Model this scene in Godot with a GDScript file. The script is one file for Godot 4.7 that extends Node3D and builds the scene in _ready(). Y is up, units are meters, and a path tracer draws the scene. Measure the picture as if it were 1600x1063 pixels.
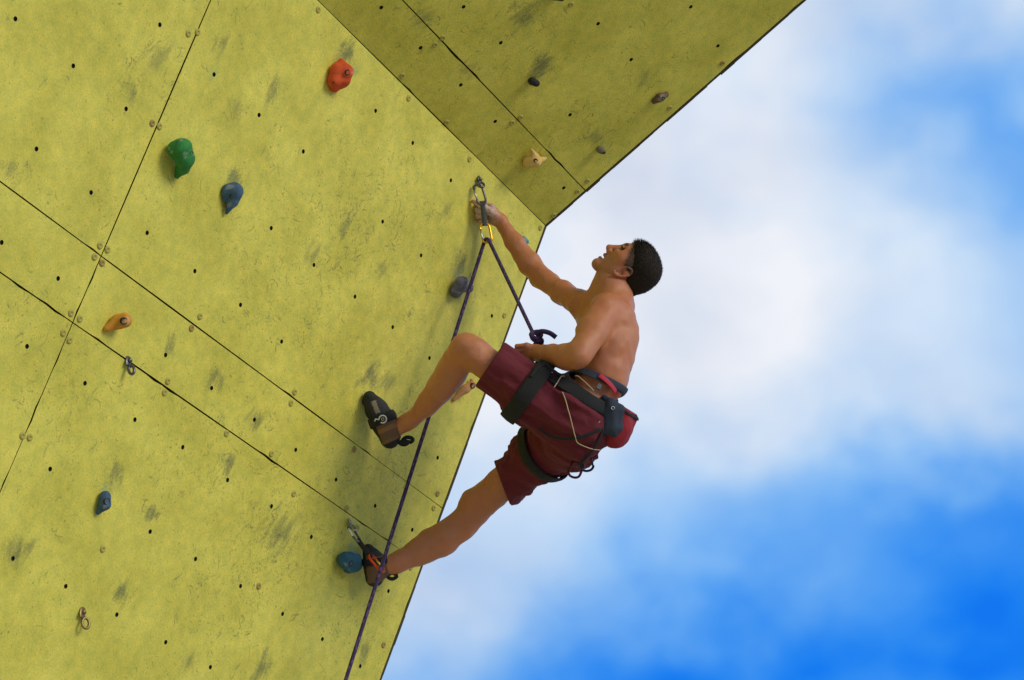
extends Node3D
# A climber on an overhanging yellow plywood climbing wall, seen from the ground.
# Places are in metres in the world. The wall has its own frame: WIDE along it, RISE up it, OUT away from it.

const EYE := Vector3(0.00000, 1.60000, 0.00000)
const CORNER := Vector3(0.12422, 6.20806, -7.27391)
const WIDE := Vector3(0.48481, 0.00000, -0.87462)
const RISE := Vector3(0.32551, 0.92816, 0.18044)
const OUT := Vector3(0.81179, -0.37218, 0.44998)
const ROOF_RISE := Vector3(0.75126, 0.51204, 0.41643)
const ROOF_OUT := Vector3(0.44784, -0.85896, 0.24824)
const RIGHT := Vector3(1.00000, 0.00000, 0.00000)
const AHEAD := Vector3(0.00000, 0.49242, -0.87036)
const TO_SUN := Vector3(0.80, 0.38, 0.52)
const HEAD := Vector3(0.40340, 5.68663, -6.70720)
const HEAD_FWD := Vector3(-0.49074, 0.75835, 0.42905)
const HEAD_UP := Vector3(0.87131, 0.42712, 0.24165)
const HEAD_LEFT := Vector3(-0.00000, -0.49242, 0.87036)
const COAT := Color(0.64, 0.585, 0.082)     # linear base colour of the paint
const CHALK_AT := Vector3(-0.10250, 6.03338, -6.91315)
var rng := RandomNumberGenerator.new()
var wear := FastNoiseLite.new()
var skin_noise := FastNoiseLite.new()
var M := {}

const HOLES := [
	[-2.6068, -0.7357], [-2.1168, -0.4486], [-2.3527, -0.7336], [-2.1071, -0.7318], [-1.8377, -0.4524], [-1.5939, -0.4538],
	[-1.3475, -0.446], [-2.3524, -1.0061], [-2.1026, -1.01], [-2.3305, -1.2935], [-1.8377, -1.0028], [-2.0877, -1.2836],
	[-1.5929, -1.0069], [-1.3522, -0.7294], [-1.1016, -0.7333], [-1.3507, -1.0033], [-1.1105, -1.0171], [-1.5716, -1.2841],
	[-2.0936, -1.5041], [-1.8327, -1.5], [-1.3307, -1.2853], [-1.5873, -1.5084], [-1.094, -1.2885], [-1.3513, -1.4971],
	[-1.8276, -1.7733], [-0.8543, -1.2909], [-0.6084, -1.2943], [-1.1065, -1.5053], [-0.865, -1.4968], [-1.345, -1.7779],
	[-1.8255, -2.0529], [-1.1102, -1.7773], [-1.5886, -2.0495], [-0.8646, -1.7765], [-1.3442, -2.0498], [-0.6195, -1.7831],
	[-0.3778, -1.7861], [-1.0964, -2.0513], [-0.8589, -2.0522], [-0.1306, -1.7986], [-0.6223, -1.5089], [-0.3632, -1.2897],
	[-0.8626, -0.4446], [-0.6102, -0.4432], [-0.8553, -0.7267], [-0.6156, -0.7246], [-0.3678, -0.7256], [-0.1149, -0.4355],
	[-1.0988, -0.1492], [-0.8647, -0.1396], [-0.6042, -0.1424], [-0.1267, -1.0066], [-0.1208, -1.2827], [-0.1276, -1.5179],
]
const SCREWS := [
	[-2.0006, -0.407], [-1.9688, -0.3822], [-1.9917, -0.7136], [-1.9607, -0.7062], [-1.5297, -0.0252], [-1.9915, -1.1261],
	[-1.958, -1.1222], [-1.9932, -1.1642], [-1.9567, -1.1657], [-1.9911, -1.3474], [-1.951, -1.3464], [-1.9888, -1.4099],
	[-1.9548, -1.418], [-1.4989, -1.1165], [-1.5131, -1.1644], [-1.521, -1.3492], [-1.5156, -1.3848], [-0.9634, -1.1307],
	[-0.9605, -1.1693], [-1.1919, -1.3799], [-1.9769, -1.7325], [-1.9492, -1.7256], [-0.9593, -1.35], [-0.5765, -1.1689],
	[-0.7853, -1.4195], [-0.5042, -1.3563], [-0.4136, -1.3933], [-1.5059, -1.898], [-0.7823, -1.7455], [-0.0493, -1.6911],
	[-0.9689, -0.0241], [-0.551, -0.0271], [-0.0244, -0.024], [-0.0472, -0.3997], [-0.0558, -1.1167], [-0.0482, -1.1696],
	[-0.0544, -1.4009],
]
const ROOF_HOLES := [
	[-1.3434, 0.13], [-1.1014, 0.3294], [-1.0927, 0.13], [-0.8615, 0.3392], [-0.6169, 0.634], [-0.3701, 0.9226],
	[-0.1192, 0.9125], [-0.3684, 0.6407], [-0.3622, 0.3464], [-0.5909, 0.1367], [-0.0888, 0.1469], [-0.8373, 0.1399],
]
const ROOF_SCREWS := [
	[-1.0594, 0.2071], [-1.0596, 0.1721], [-1.0536, 0.0196], [-0.7473, 0.0128], [-0.5217, 0.2111], [-0.5298, 0.1765],
	[-0.0326, 0.8863], [-0.037, 0.6329], [-0.0321, 0.2271], [-0.0241, 0.173], [-0.0113, 0.0479], [-0.7761, 0.6062],
]
# thickness of the clouds, azimuth -4 to 15.6 degrees, height 37.6 down to 20.8
const BANK := [
	[0.9, 0.9, 0.95, 0.95, 0.86, 0.92],
	[0.95, 0.95, 1, 0.95, 0.46, 0.32],
	[0.95, 1, 1, 1, 0.85, 0.55],
	[0.95, 0.95, 0.92, 0.86, 0.78, 0.66],
	[0.92, 0.8, 0.54, 0.36, 0.18, 0.06],
	[0.66, 0.22, 0.06, 0.04, 0.04, 0.04],
]
# marks on the paint: place on the wall, half width, half length, amount (colour)
const SMUDGES := [
	[-1.3396, -0.0641, 0.05, 0.06, 1.2], [-1.5699, -0.3656, 0.04, 0.07, 0.7], [-1.5818, -0.6662, 0.05, 0.05, 1], [-1.8596, -0.3597, 0.04, 0.05, 0.45],
	[-2.1132, -0.6805, 0.05, 0.05, 0.5], [-1.575, -1.6843, 0.05, 0.06, 0.9], [-1.3599, -1.7241, 0.045, 0.03, 1.1], [-1.3583, -1.9867, 0.045, 0.05, 1.1],
	[-1.139, -1.4559, 0.05, 0.05, 0.9], [-1.334, -1.2496, 0.06, 0.05, 0.9], [-1.5632, -1.2476, 0.035, 0.05, 0.8], [-1.0876, -1.2832, 0.06, 0.05, 0.7],
	[-0.618, -1.9584, 0.05, 0.08, 1], [-0.9709, -2.0736, 0.05, 0.04, 0.6], [-0.392, -0.3709, 0.06, 0.07, 0.8], [-0.6385, -0.9221, 0.06, 0.07, 1.1],
	[-0.5349, -0.9032, 0.06, 0.05, 0.5], [-0.1391, -1.7391, 0.05, 0.06, 0.9], [-1.833, -2.0397, 0.05, 0.06, 0.6], [-2.3988, -1.0984, 0.05, 0.04, 0.4],
	[-2.0789, -0.528, 0.06, 0.08, 0.3], [-0.768, -0.5762, 0.04, 0.05, 0.4], [-1.1246, -0.6998, 0.05, 0.06, 0.4], [-1.0344, -0.557, 0.03, 0.06, 0.6],
	[-1.7919, -2.0138, 0.04, 0.05, 0.5], [-0.7737, -1.5477, 0.12, 0.1, 0.6], [-0.3985, -1.4643, 0.05, 0.03, 0.7, 130, 170, 165], [-0.3823, -0.3993, 0.04, 0.025, 0.8, 165, 185, 170],
	[-1.8368, -0.4554, 0.035, 0.03, 0.5, 120, 165, 120], [-1.5885, -1.7381, 0.03, 0.02, 0.5, 130, 160, 150], [-1.2634, -0.0912, 0.03, 0.03, 0.5, 110, 150, 120], [-1.6901, -0.4827, 0.05, 0.05, 0.3],
	[-0.5588, -0.2408, 0.04, 0.05, 0.25],
]
const SCUFFS := [
	[-1.0166, -0.5355, 0.13, 90], [-0.8138, -0.378, 0.12, 60], [-0.7737, -1.5477, 0.14, 120], [-0.8234, -1.7025, 0.12, 70], [-1.2096, -1.4817, 0.14, 80],
	[-1.3357, -0.8897, 0.16, 60], [-1.034, -0.9013, 0.14, 60], [-2.0579, -0.5927, 0.12, 60], [-1.2036, -0.5164, 0.15, 50], [-0.5093, -1.2294, 0.12, 60],
	[-0.2711, -1.0797, 0.08, 40], [-1.9299, -1.5466, 0.12, 50], [-0.5486, -0.5892, 0.1, 30], [-0.9404, -1.8571, 0.14, 50], [-0.2408, -1.6456, 0.1, 50],
]
const ROOF_SMUDGES := [
	[-0.6358, 0.4001, 0.06, 0.08, 1.3], [-0.8809, 0.4614, 0.08, 0.06, 0.6], [-1.1932, 0.1934, 0.06, 0.06, 0.4], [-0.1743, 0.3678, 0.06, 0.05, 0.5],
	[-0.2478, 0.6422, 0.05, 0.05, 0.3], [-0.869, 0.1905, 0.06, 0.05, 0.3],
]
const ROOF_SCUFFS := [
	[-1.1237, 0.2172, 0.12, 50], [-0.8494, 0.4704, 0.1, 50], [-0.1831, 0.3576, 0.08, 30], [-0.4729, 0.018, 0.1, 25], [-0.3113, 0.8004, 0.14, 30],
	[-0.3564, 0.2794, 0.12, 30],
]
const HOLDS := [
	{"label": "orange red faceted hold with two bolt holes near the roof joint", "roof": false, "colour": [0.74, 0.1, 0.015, 0.6, 0.065, 0.012], "base": [-0.5774, 6.0617, -6.1292], "bolts": [[-0.5345, 6.0443, -6.0877, 0.0075], [-0.5786, 5.9996, -6.0894, 0.004]],
		"shape": [[-0.5824, 6.0171, -6.1349, 0.014, -0.5771, 6.0289, -6.1123, 0.022, 0.008], [-0.5771, 6.0289, -6.1123, 0.022, -0.5711, 6.0595, -6.098, 0.022, 0.008], [-0.5711, 6.0595, -6.098, 0.022, -0.5575, 6.0914, -6.096, 0.013, 0.008], [-0.547, 6.0416, -6.1228, 0.02, -0.5402, 6.0593, -6.1048, 0.021, 0.008], [-0.5402, 6.0593, -6.1048, 0.021, -0.5509, 6.0755, -6.0989, 0.018, 0.008], [-0.5771, 6.0289, -6.1123, 0.022, -0.547, 6.0416, -6.1228, 0.02, 0.008], [-0.5711, 6.0595, -6.098, 0.022, -0.5402, 6.0593, -6.1048, 0.021, 0.008], [-0.5765, 6.0199, -6.1388, 0.012, -0.5477, 6.0365, -6.1369, 0.014, 0.008]]},
	{"label": "green curved horn shaped hold with a downward tip", "roof": false, "colour": [0.03, 0.26, 0.05, 0.02, 0.17, 0.04], "base": [-1.0114, 5.5128, -5.8003], "bolts": [[-0.9678, 5.4928, -5.7399, 0.0055], [-1.0017, 5.5077, -5.7109, 0.003]],
		"shape": [[-1.0094, 5.5062, -5.7426, 0.027, -0.9935, 5.5057, -5.7385, 0.032, 0.008], [-0.9935, 5.5057, -5.7385, 0.032, -0.986, 5.4892, -5.7654, 0.03, 0.008], [-0.986, 5.4892, -5.7654, 0.03, -0.9945, 5.4762, -5.7943, 0.021, 0.008], [-0.9945, 5.4762, -5.7943, 0.021, -1.0116, 5.4607, -5.8163, 0.009, 0.008]]},
	{"label": "slate blue teardrop hold with a pointed tail", "roof": false, "colour": [0.06, 0.13, 0.21, 0.035, 0.085, 0.15], "base": [-0.8811, 5.5252, -6.0249], "bolts": [[-0.8681, 5.4992, -5.9922, 0.0065]],
		"shape": [[-0.8821, 5.5255, -5.9963, 0.022, -0.8654, 5.5277, -6.0068, 0.029, 0.008], [-0.8654, 5.5277, -6.0068, 0.029, -0.8694, 5.5016, -6.0213, 0.019, 0.008], [-0.8694, 5.5016, -6.0213, 0.019, -0.8868, 5.4681, -6.0354, 0.005, 0.008], [-0.8894, 5.5141, -5.997, 0.013, -0.8953, 5.4931, -6.0082, 0.004, 0.008]]},
	{"label": "amber sloping hold just above the lower panel seam", "roof": false, "colour": [0.75, 0.34, 0.03, 0.6, 0.24, 0.02], "base": [-1.1717, 5.0137, -5.9238], "bolts": [[-1.1422, 4.984, -5.8684, 0.009]],
		"shape": [[-1.1437, 5.0031, -5.8941, 0.022, -1.1654, 5.0008, -5.9014, 0.02, 0.008], [-1.1654, 5.0008, -5.9014, 0.02, -1.1947, 4.9744, -5.8972, 0.01, 0.008]]},
	{"label": "small deep blue pointed hold on the lowest plain panel", "roof": false, "colour": [0.06, 0.13, 0.21, 0.035, 0.085, 0.15], "base": [-1.2218, 4.5568, -6.2113], "bolts": [[-1.2009, 4.5462, -6.1801, 0.009]],
		"shape": [[-1.2093, 4.566, -6.1864, 0.018, -1.2109, 4.5454, -6.1961, 0.017, 0.008], [-1.2109, 4.5454, -6.1961, 0.017, -1.2312, 4.5209, -6.2063, 0.006, 0.008]]},
	{"label": "teal rounded hold under the climber's lower shoe", "roof": false, "colour": [0.02, 0.1, 0.17, 0.03, 0.14, 0.2], "base": [-0.562, 4.8063, -7.1954], "bolts": [[-0.5395, 4.7692, -7.1332, 0.008]],
		"shape": [[-0.5626, 4.7874, -7.1476, 0.03, -0.5362, 4.8013, -7.1682, 0.026, 0.008], [-0.5311, 4.7906, -7.1974, 0.022, -0.5535, 4.7742, -7.1817, 0.02, 0.008]]},
	{"label": "grey purple lumpy hold behind the left strand of rope", "roof": false, "colour": [0.16, 0.15, 0.22, 0.1, 0.1, 0.11], "base": [-0.1957, 5.7951, -7.0383], "bolts": [[-0.1519, 5.7726, -7.0138, 0.006]],
		"shape": [[-0.1993, 5.7642, -7.0129, 0.022, -0.1767, 5.7884, -7.0004, 0.026, 0.008], [-0.1767, 5.7884, -7.0004, 0.026, -0.1569, 5.792, -7.0331, 0.02, 0.008]]},
	{"label": "tan orange wedge hold showing below the raised knee", "roof": false, "colour": [0.62, 0.28, 0.08, 0.5, 0.25, 0.12], "base": [-0.1704, 5.5296, -7.3034], "bolts": [[-0.1376, 5.5217, -7.2692, 0.009]],
		"shape": [[-0.1425, 5.5362, -7.2817, 0.014, -0.1675, 5.5151, -7.2763, 0.015, 0.008], [-0.1675, 5.5151, -7.2763, 0.015, -0.2082, 5.4688, -7.2724, 0.008, 0.008], [-0.1452, 5.5577, -7.2924, 0.008, -0.1452, 5.5577, -7.2924, 0.008, 0.008]]},
	{"label": "small turquoise hold peeking from behind the raised forearm", "roof": false, "colour": [0.03, 0.24, 0.3, 0.05, 0.3, 0.33], "base": [0.0425, 6.1046, -7.212], "bolts": [],
		"shape": [[0.0424, 6.0954, -7.1927, 0.012, 0.0542, 6.0951, -7.21, 0.01, 0.008]]},
	{"label": "tiny black knob hold on the yellow roof", "roof": true, "colour": [0.012, 0.013, 0.018, 0.02, 0.02, 0.024], "base": [0.0719, 6.3767, -6.5961], "bolts": [],
		"shape": [[0.0718, 6.3666, -6.5822, 0.015, 0.0853, 6.3627, -6.5881, 0.013, 0.008]]},
	{"label": "flat brown oval hold close to the roof's outer edge", "roof": true, "colour": [0.17, 0.1, 0.055, 0.12, 0.07, 0.04], "base": [0.5393, 6.5295, -6.9105], "bolts": [[0.5537, 6.5092, -6.8859, 0.0055]],
		"shape": [[0.5199, 6.5132, -6.9077, 0.01, 0.543, 6.5218, -6.8955, 0.015, 0.008], [0.543, 6.5218, -6.8955, 0.015, 0.565, 6.5382, -6.9025, 0.011, 0.008]]},
	{"label": "cream yellow three cornered hold beside the roof panel seam", "roof": true, "colour": [0.8, 0.5, 0.11, 0.78, 0.58, 0.26], "base": [0.0719, 6.2769, -6.9413], "bolts": [[0.0872, 6.2344, -6.8742, 0.0065]],
		"shape": [[0.0601, 6.2579, -6.9255, 0.022, 0.0854, 6.2541, -6.9157, 0.022, 0.008], [0.0854, 6.2697, -6.9101, 0.014, 0.0691, 6.2819, -6.8788, 0.005, 0.008], [0.0995, 6.2707, -6.9321, 0.012, 0.123, 6.2899, -6.9482, 0.005, 0.008]]},
	{"label": "small stone grey round hold beside the roof's outer edge", "roof": true, "colour": [0.22, 0.19, 0.13, 0.15, 0.12, 0.08], "base": [0.3274, 6.3829, -7.0356], "bolts": [[0.338, 6.3589, -7.0169, 0.0055]],
		"shape": [[0.3242, 6.3727, -7.0165, 0.014, 0.3312, 6.3687, -7.0189, 0.012, 0.008]]},
	{"label": "olive hold high on the roof panel above the black knob", "roof": true, "colour": [0.06, 0.075, 0.02, 0.04, 0.05, 0.015], "base": [0.1488, 6.5102, -6.2726], "bolts": [],
		"shape": [[0.1351, 6.488, -6.2442, 0.022, 0.166, 6.4983, -6.2644, 0.022, 0.008]]},
]
const TOP_DRAW := [
	[-0.1211, 6.1499, -6.8793], [-0.1274, 6.1121, -6.855], [-0.1023, 6.0502, -6.8847], [-0.0978, 5.9943, -6.9238], [-0.0885, 5.9243, -6.9404],
]
const LOW_DRAW := [
	[-0.5565, 4.9151, -7.1153], [-0.5493, 4.8833, -7.0878], [-0.5138, 4.821, -7.0706], [-0.4776, 4.7693, -7.0653], [-0.4299, 4.7187, -7.0825],
]
const HANGERS := [
	[-1.15, 4.9363, -6.027], [-1.2786, 4.2628, -6.352],
]
const ROPE_DOWN := [
	[-0.0978, 5.9362, -6.9509], [-1.7239, 0.05, -7.398],
]
const ROPE_BEND := [
	[-0.0978, 5.9362, -6.9509], [-0.0942, 5.9359, -6.9396], [-0.0885, 5.9325, -6.93], [-0.0827, 5.9243, -6.9232], [-0.0792, 5.9157, -6.9223],
]
const ROPE_TIE := [
	[-0.0792, 5.9157, -6.9223], [0.0708, 5.4211, -6.7081],
]
const KNOT := [
	[0.0686, 5.4248, -6.7059], [0.0642, 5.4056, -6.6938], [0.0791, 5.3939, -6.6948], [0.0964, 5.4087, -6.7036],
	[0.0923, 5.4298, -6.7146], [0.0731, 5.4304, -6.72], [0.0665, 5.4099, -6.7144], [0.0813, 5.3889, -6.7033],
	[0.0985, 5.3975, -6.7099], [0.0965, 5.3894, -6.726], [0.0792, 5.3839, -6.7119], [0.0792, 5.3733, -6.7236],
	[0.0986, 5.3739, -6.729], [0.0986, 5.3614, -6.7418], [0.1028, 5.3323, -6.7468], [0.1069, 5.3014, -6.7528],
]
const TAIL := [
	[0.0813, 5.4056, -6.6938], [0.0898, 5.4125, -6.6842], [0.1068, 5.4118, -6.6788], [0.1282, 5.4063, -6.682], [0.1474, 5.3942, -6.6888],
]
const BODY := [
	[0.3193, 5.4384, -6.6983, 0.0934, 0.3193, 5.5369, -6.8724, 0.0934, 0.05],
	[0.3233, 5.3565, -6.6987, 0.0905, 0.3233, 5.4353, -6.8379, 0.0905, 0.05],
	[0.3022, 5.2617, -6.7178, 0.0857, 0.3022, 5.3257, -6.831, 0.0857, 0.05],
	[0.2234, 5.1464, -6.7371, 0.0894, 0.2234, 5.1957, -6.8241, 0.0894, 0.05],
	[0.2128, 5.0995, -6.7751, 0.0723, 0.2128, 5.1389, -6.8448, 0.0723, 0.05],
	[0.3111, 5.4594, -6.6289, 0.0533, 0.351, 5.5493, -6.7274, 0.0498, 0.04],
	[0.351, 5.5493, -6.7274, 0.0498, 0.3371, 5.6005, -6.733, 0.0566, 0.04],
	[0.2379, 5.6132, -6.8406, 0.0441, 0.3017, 5.5734, -6.7943, 0.0525, 0.04],
	[0.3017, 5.5734, -6.7943, 0.0525, 0.3371, 5.6005, -6.733, 0.0566, 0.04],
	[0.3436, 5.5948, -6.7362, 0.0587, 0.3642, 5.6468, -6.7297, 0.0567, 0.02],
	[0.3358, 5.6563, -6.7244, 0.048, 0.3227, 5.6088, -6.7512, 0.0545, 0.02],
	[0.361, 5.4453, -6.6599, 0.0449, 0.3807, 5.3982, -6.6981, 0.0321, 0.04],
	[0.2379, 5.6132, -6.8406, 0.0452, 0.1784, 5.6949, -6.9093, 0.039, 0.018],
	[0.1784, 5.6949, -6.9093, 0.039, 0.1015, 5.7938, -6.9568, 0.0372, 0.018],
	[0.1015, 5.7938, -6.9568, 0.0372, 0.0657, 5.8467, -6.9613, 0.0396, 0.018],
	[0.0657, 5.8467, -6.9613, 0.0396, 0.0114, 5.9309, -6.9596, 0.033, 0.018],
	[0.0114, 5.9309, -6.9596, 0.033, -0.0342, 6.0084, -6.9503, 0.024, 0.018],
	[0.3111, 5.4594, -6.6289, 0.0554, 0.2653, 5.3536, -6.5854, 0.0505, 0.018],
	[0.2653, 5.3536, -6.5854, 0.0505, 0.2185, 5.2457, -6.543, 0.0395, 0.018],
	[0.2185, 5.2421, -6.5451, 0.0406, 0.1757, 5.2597, -6.5811, 0.0418, 0.012],
	[0.1757, 5.2597, -6.5811, 0.0418, 0.1267, 5.2974, -6.6402, 0.0359, 0.012],
	[0.1267, 5.2974, -6.6402, 0.0359, 0.081, 5.3407, -6.6961, 0.0256, 0.012],
	[0.1731, 5.1155, -6.7431, 0.076, 0, 5.2047, -6.6639, 0.0589, 0.02],
	[0, 5.2047, -6.6639, 0.0589, -0.1263, 5.2932, -6.6196, 0.0526, 0.02],
	[-0.1263, 5.2932, -6.6196, 0.0526, -0.1538, 5.3084, -6.6167, 0.0537, 0.02],
	[-0.1539, 5.3091, -6.6221, 0.0527, -0.204, 5.2718, -6.7121, 0.051, 0.015],
	[-0.204, 5.2718, -6.7121, 0.051, -0.2347, 5.2453, -6.7615, 0.0459, 0.015],
	[-0.2347, 5.2453, -6.7615, 0.0459, -0.2924, 5.2139, -6.8482, 0.0344, 0.015],
	[-0.2924, 5.2139, -6.8482, 0.0344, -0.3436, 5.1931, -6.906, 0.0285, 0.015],
	[-0.3436, 5.1931, -6.906, 0.0285, -0.39, 5.1797, -6.9365, 0.0271, 0.015],
	[0.1711, 5.1115, -6.8603, 0.0749, 0.0261, 5.0806, -7.0386, 0.0523, 0.035],
	[0.0261, 5.0806, -7.0386, 0.0523, -0.035, 5.0548, -7.1049, 0.0515, 0.035],
	[-0.035, 5.0548, -7.1049, 0.0515, -0.0879, 5.0237, -7.1512, 0.0494, 0.035],
	[-0.0879, 5.0237, -7.1512, 0.0494, -0.1276, 4.9954, -7.1787, 0.0484, 0.035],
	[-0.1232, 5.005, -7.1733, 0.0484, -0.1738, 4.9438, -7.2079, 0.0451, 0.035],
	[-0.1738, 4.9438, -7.2079, 0.0451, -0.2373, 4.9013, -7.2205, 0.0505, 0.035],
	[-0.2373, 4.9013, -7.2205, 0.0505, -0.2811, 4.8782, -7.2278, 0.045, 0.035],
	[-0.2811, 4.8782, -7.2278, 0.045, -0.3331, 4.8472, -7.2281, 0.0362, 0.035],
	[-0.3331, 4.8472, -7.2281, 0.0362, -0.3889, 4.8121, -7.2192, 0.0284, 0.035],
	[-0.3889, 4.8121, -7.2192, 0.0284, -0.4318, 4.7908, -7.214, 0.0262, 0.035],
	[-0.1362, 5.0141, -7.1566, 0.033, -0.1472, 4.9988, -7.1653, 0.0286, 0.02],
]
const HAND_R := [
	[-0.016, 5.9812, -6.9541, 0.0251, -0.0388, 6.0144, -6.9469, 0.0233, 0.01],
	[-0.0388, 6.0164, -6.9458, 0.0194, -0.0731, 6.0628, -6.9252, 0.0142, 0.012],
	[-0.0731, 6.0628, -6.9252, 0.0114, -0.0984, 6.0782, -6.928, 0.0105, 0.004],
	[-0.0984, 6.0782, -6.928, 0.0105, -0.1188, 6.0764, -6.921, 0.0096, 0.004],
	[-0.1188, 6.0764, -6.921, 0.0096, -0.114, 6.0589, -6.9045, 0.0089, 0.004],
	[-0.114, 6.0589, -6.9045, 0.0089, -0.0978, 6.0489, -6.8952, 0.008, 0.004],
	[-0.0388, 6.0164, -6.9458, 0.0194, -0.08, 6.0521, -6.9382, 0.0142, 0.012],
	[-0.08, 6.0521, -6.9382, 0.0114, -0.1064, 6.0655, -6.9421, 0.0105, 0.004],
	[-0.1064, 6.0655, -6.9421, 0.0105, -0.1281, 6.0606, -6.9345, 0.0096, 0.004],
	[-0.1281, 6.0606, -6.9345, 0.0096, -0.1231, 6.0432, -6.9179, 0.0089, 0.004],
	[-0.1231, 6.0432, -6.9179, 0.0089, -0.1002, 6.0332, -6.9087, 0.008, 0.004],
	[-0.0388, 6.0164, -6.9458, 0.0194, -0.0824, 6.0414, -6.9511, 0.0142, 0.012],
	[-0.0824, 6.0414, -6.9511, 0.0114, -0.1065, 6.0528, -6.9562, 0.0105, 0.004],
	[-0.1065, 6.0528, -6.9562, 0.0105, -0.1258, 6.0449, -6.948, 0.0096, 0.004],
	[-0.1258, 6.0449, -6.948, 0.0096, -0.1209, 6.0275, -6.9314, 0.0089, 0.004],
	[-0.1209, 6.0275, -6.9314, 0.0089, -0.0979, 6.0195, -6.921, 0.008, 0.004],
	[-0.0388, 6.0164, -6.9458, 0.0194, -0.0779, 6.0307, -6.9641, 0.0142, 0.012],
	[-0.0779, 6.0307, -6.9641, 0.0114, -0.0986, 6.0401, -6.9703, 0.0105, 0.004],
	[-0.0986, 6.0401, -6.9703, 0.0105, -0.1144, 6.0291, -6.9615, 0.0096, 0.004],
	[-0.1144, 6.0291, -6.9615, 0.0096, -0.1096, 6.0118, -6.9449, 0.0089, 0.004],
	[-0.1096, 6.0118, -6.9449, 0.0089, -0.0934, 6.0078, -6.9322, 0.008, 0.004],
	[-0.0434, 6.0216, -6.937, 0.0183, -0.0797, 6.0346, -6.9067, 0.0137, 0.012],
	[-0.0774, 6.0366, -6.9056, 0.0118, -0.1115, 6.0525, -6.8966, 0.0098, 0.005],
	[-0.1115, 6.0525, -6.8966, 0.0098, -0.1389, 6.0671, -6.8941, 0.0075, 0.005],
]
const HAND_L := [
	[0.106, 5.32, -6.6676, 0.028, 0.081, 5.3407, -6.6961, 0.0249, 0.01],
	[0.081, 5.3426, -6.6973, 0.0213, 0.049, 5.3592, -6.6833, 0.0115, 0.01],
	[0.0469, 5.3592, -6.6833, 0.0098, 0.0171, 5.3603, -6.6896, 0.0083, 0.003],
	[0.0171, 5.3603, -6.6896, 0.0083, 0.0235, 5.3684, -6.7172, 0.0077, 0.003],
	[0.0235, 5.3684, -6.7172, 0.0077, 0.0428, 5.3695, -6.7235, 0.0073, 0.003],
	[0.081, 5.3426, -6.6973, 0.0213, 0.0458, 5.3486, -6.6939, 0.0115, 0.01],
	[0.0437, 5.3486, -6.6939, 0.0098, 0.0124, 5.3496, -6.7002, 0.0083, 0.003],
	[0.0124, 5.3496, -6.7002, 0.0083, 0.0188, 5.3577, -6.7278, 0.0077, 0.003],
	[0.0188, 5.3577, -6.7278, 0.0077, 0.0381, 5.3588, -6.7341, 0.0073, 0.003],
	[0.081, 5.3426, -6.6973, 0.0213, 0.0469, 5.3379, -6.7046, 0.0115, 0.01],
	[0.0448, 5.3379, -6.7046, 0.0098, 0.0139, 5.339, -6.7109, 0.0083, 0.003],
	[0.0139, 5.339, -6.7109, 0.0083, 0.0203, 5.347, -6.7385, 0.0077, 0.003],
	[0.0203, 5.347, -6.7385, 0.0077, 0.0397, 5.3481, -6.7448, 0.0073, 0.003],
	[0.081, 5.3426, -6.6973, 0.0213, 0.0523, 5.3272, -6.7152, 0.0115, 0.01],
	[0.0501, 5.3272, -6.7152, 0.0098, 0.0224, 5.3283, -6.7215, 0.0083, 0.003],
	[0.0224, 5.3283, -6.7215, 0.0083, 0.0289, 5.3363, -6.7492, 0.0077, 0.003],
	[0.0289, 5.3363, -6.7492, 0.0077, 0.0482, 5.3373, -6.7555, 0.0073, 0.003],
	[0.0724, 5.329, -6.697, 0.017, 0.0512, 5.327, -6.7153, 0.0124, 0.012],
	[0.0512, 5.327, -6.7153, 0.0111, 0.0363, 5.3306, -6.7305, 0.0098, 0.004],
	[0.0363, 5.3306, -6.7305, 0.0098, 0.0471, 5.3304, -6.7479, 0.009, 0.004],
	[0.0471, 5.3304, -6.7479, 0.009, 0.0621, 5.3304, -6.7502, 0.0077, 0.004],
]
const SHORTS := [
	[0.2128, 5.1119, -6.7279, 0.1064, 0.2128, 5.1857, -6.8585, 0.1064, 0.04],
	[0.2385, 5.1611, -6.7115, 0.0916, 0.2385, 5.2301, -6.8334, 0.0916, 0.04],
	[0.2217, 5.0696, -6.7691, 0.0844, 0.1994, 5.1057, -6.8865, 0.0858, 0.04],
	[0.1684, 5.1191, -6.7181, 0.1053, 0.0589, 5.179, -6.6784, 0.0905, 0.03],
	[0.0589, 5.179, -6.6784, 0.0905, -0.0716, 5.2675, -6.6341, 0.0726, 0.03],
	[-0.0716, 5.2675, -6.6341, 0.0726, -0.1158, 5.295, -6.6186, 0.0695, 0.03],
	[0.1754, 5.1003, -6.8666, 0.1027, 0.0823, 5.0968, -6.9835, 0.0802, 0.03],
	[0.0823, 5.0968, -6.9835, 0.0802, -0.0285, 5.0529, -7.106, 0.0723, 0.03],
	[-0.0285, 5.0529, -7.106, 0.0723, -0.0658, 5.0384, -7.1314, 0.0724, 0.03],
]
const HOLLOW := [
	[-0.0758, 5.267, -6.6332, 0.06, -0.158, 5.3194, -6.6105, 0.0622, 0.01],
	[-0.0307, 5.0539, -7.1031, 0.0547, -0.1056, 5.0203, -7.1646, 0.0572, 0.01],
]
const CUTS := [
	[-0.0337, 5.3152, -6.6071, -0.8297, 0.4858, 0.2749],
	[-0.0569, 5.1101, -7.0736, -0.935, -0.3087, -0.1746],
	[0.1447, 5.2673, -6.7261, 0.5597, 0.7213, 0.4081],
]
const CREASE := Vector3(0.82815, -0.43896, -0.34854)
const BELT_AXIS := Vector3(0.43587, 0.87759, 0.19963)
const BELT := [0.2453, 5.2398, -6.7647, 0.5411, 0.6655, 0.5141]
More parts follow.
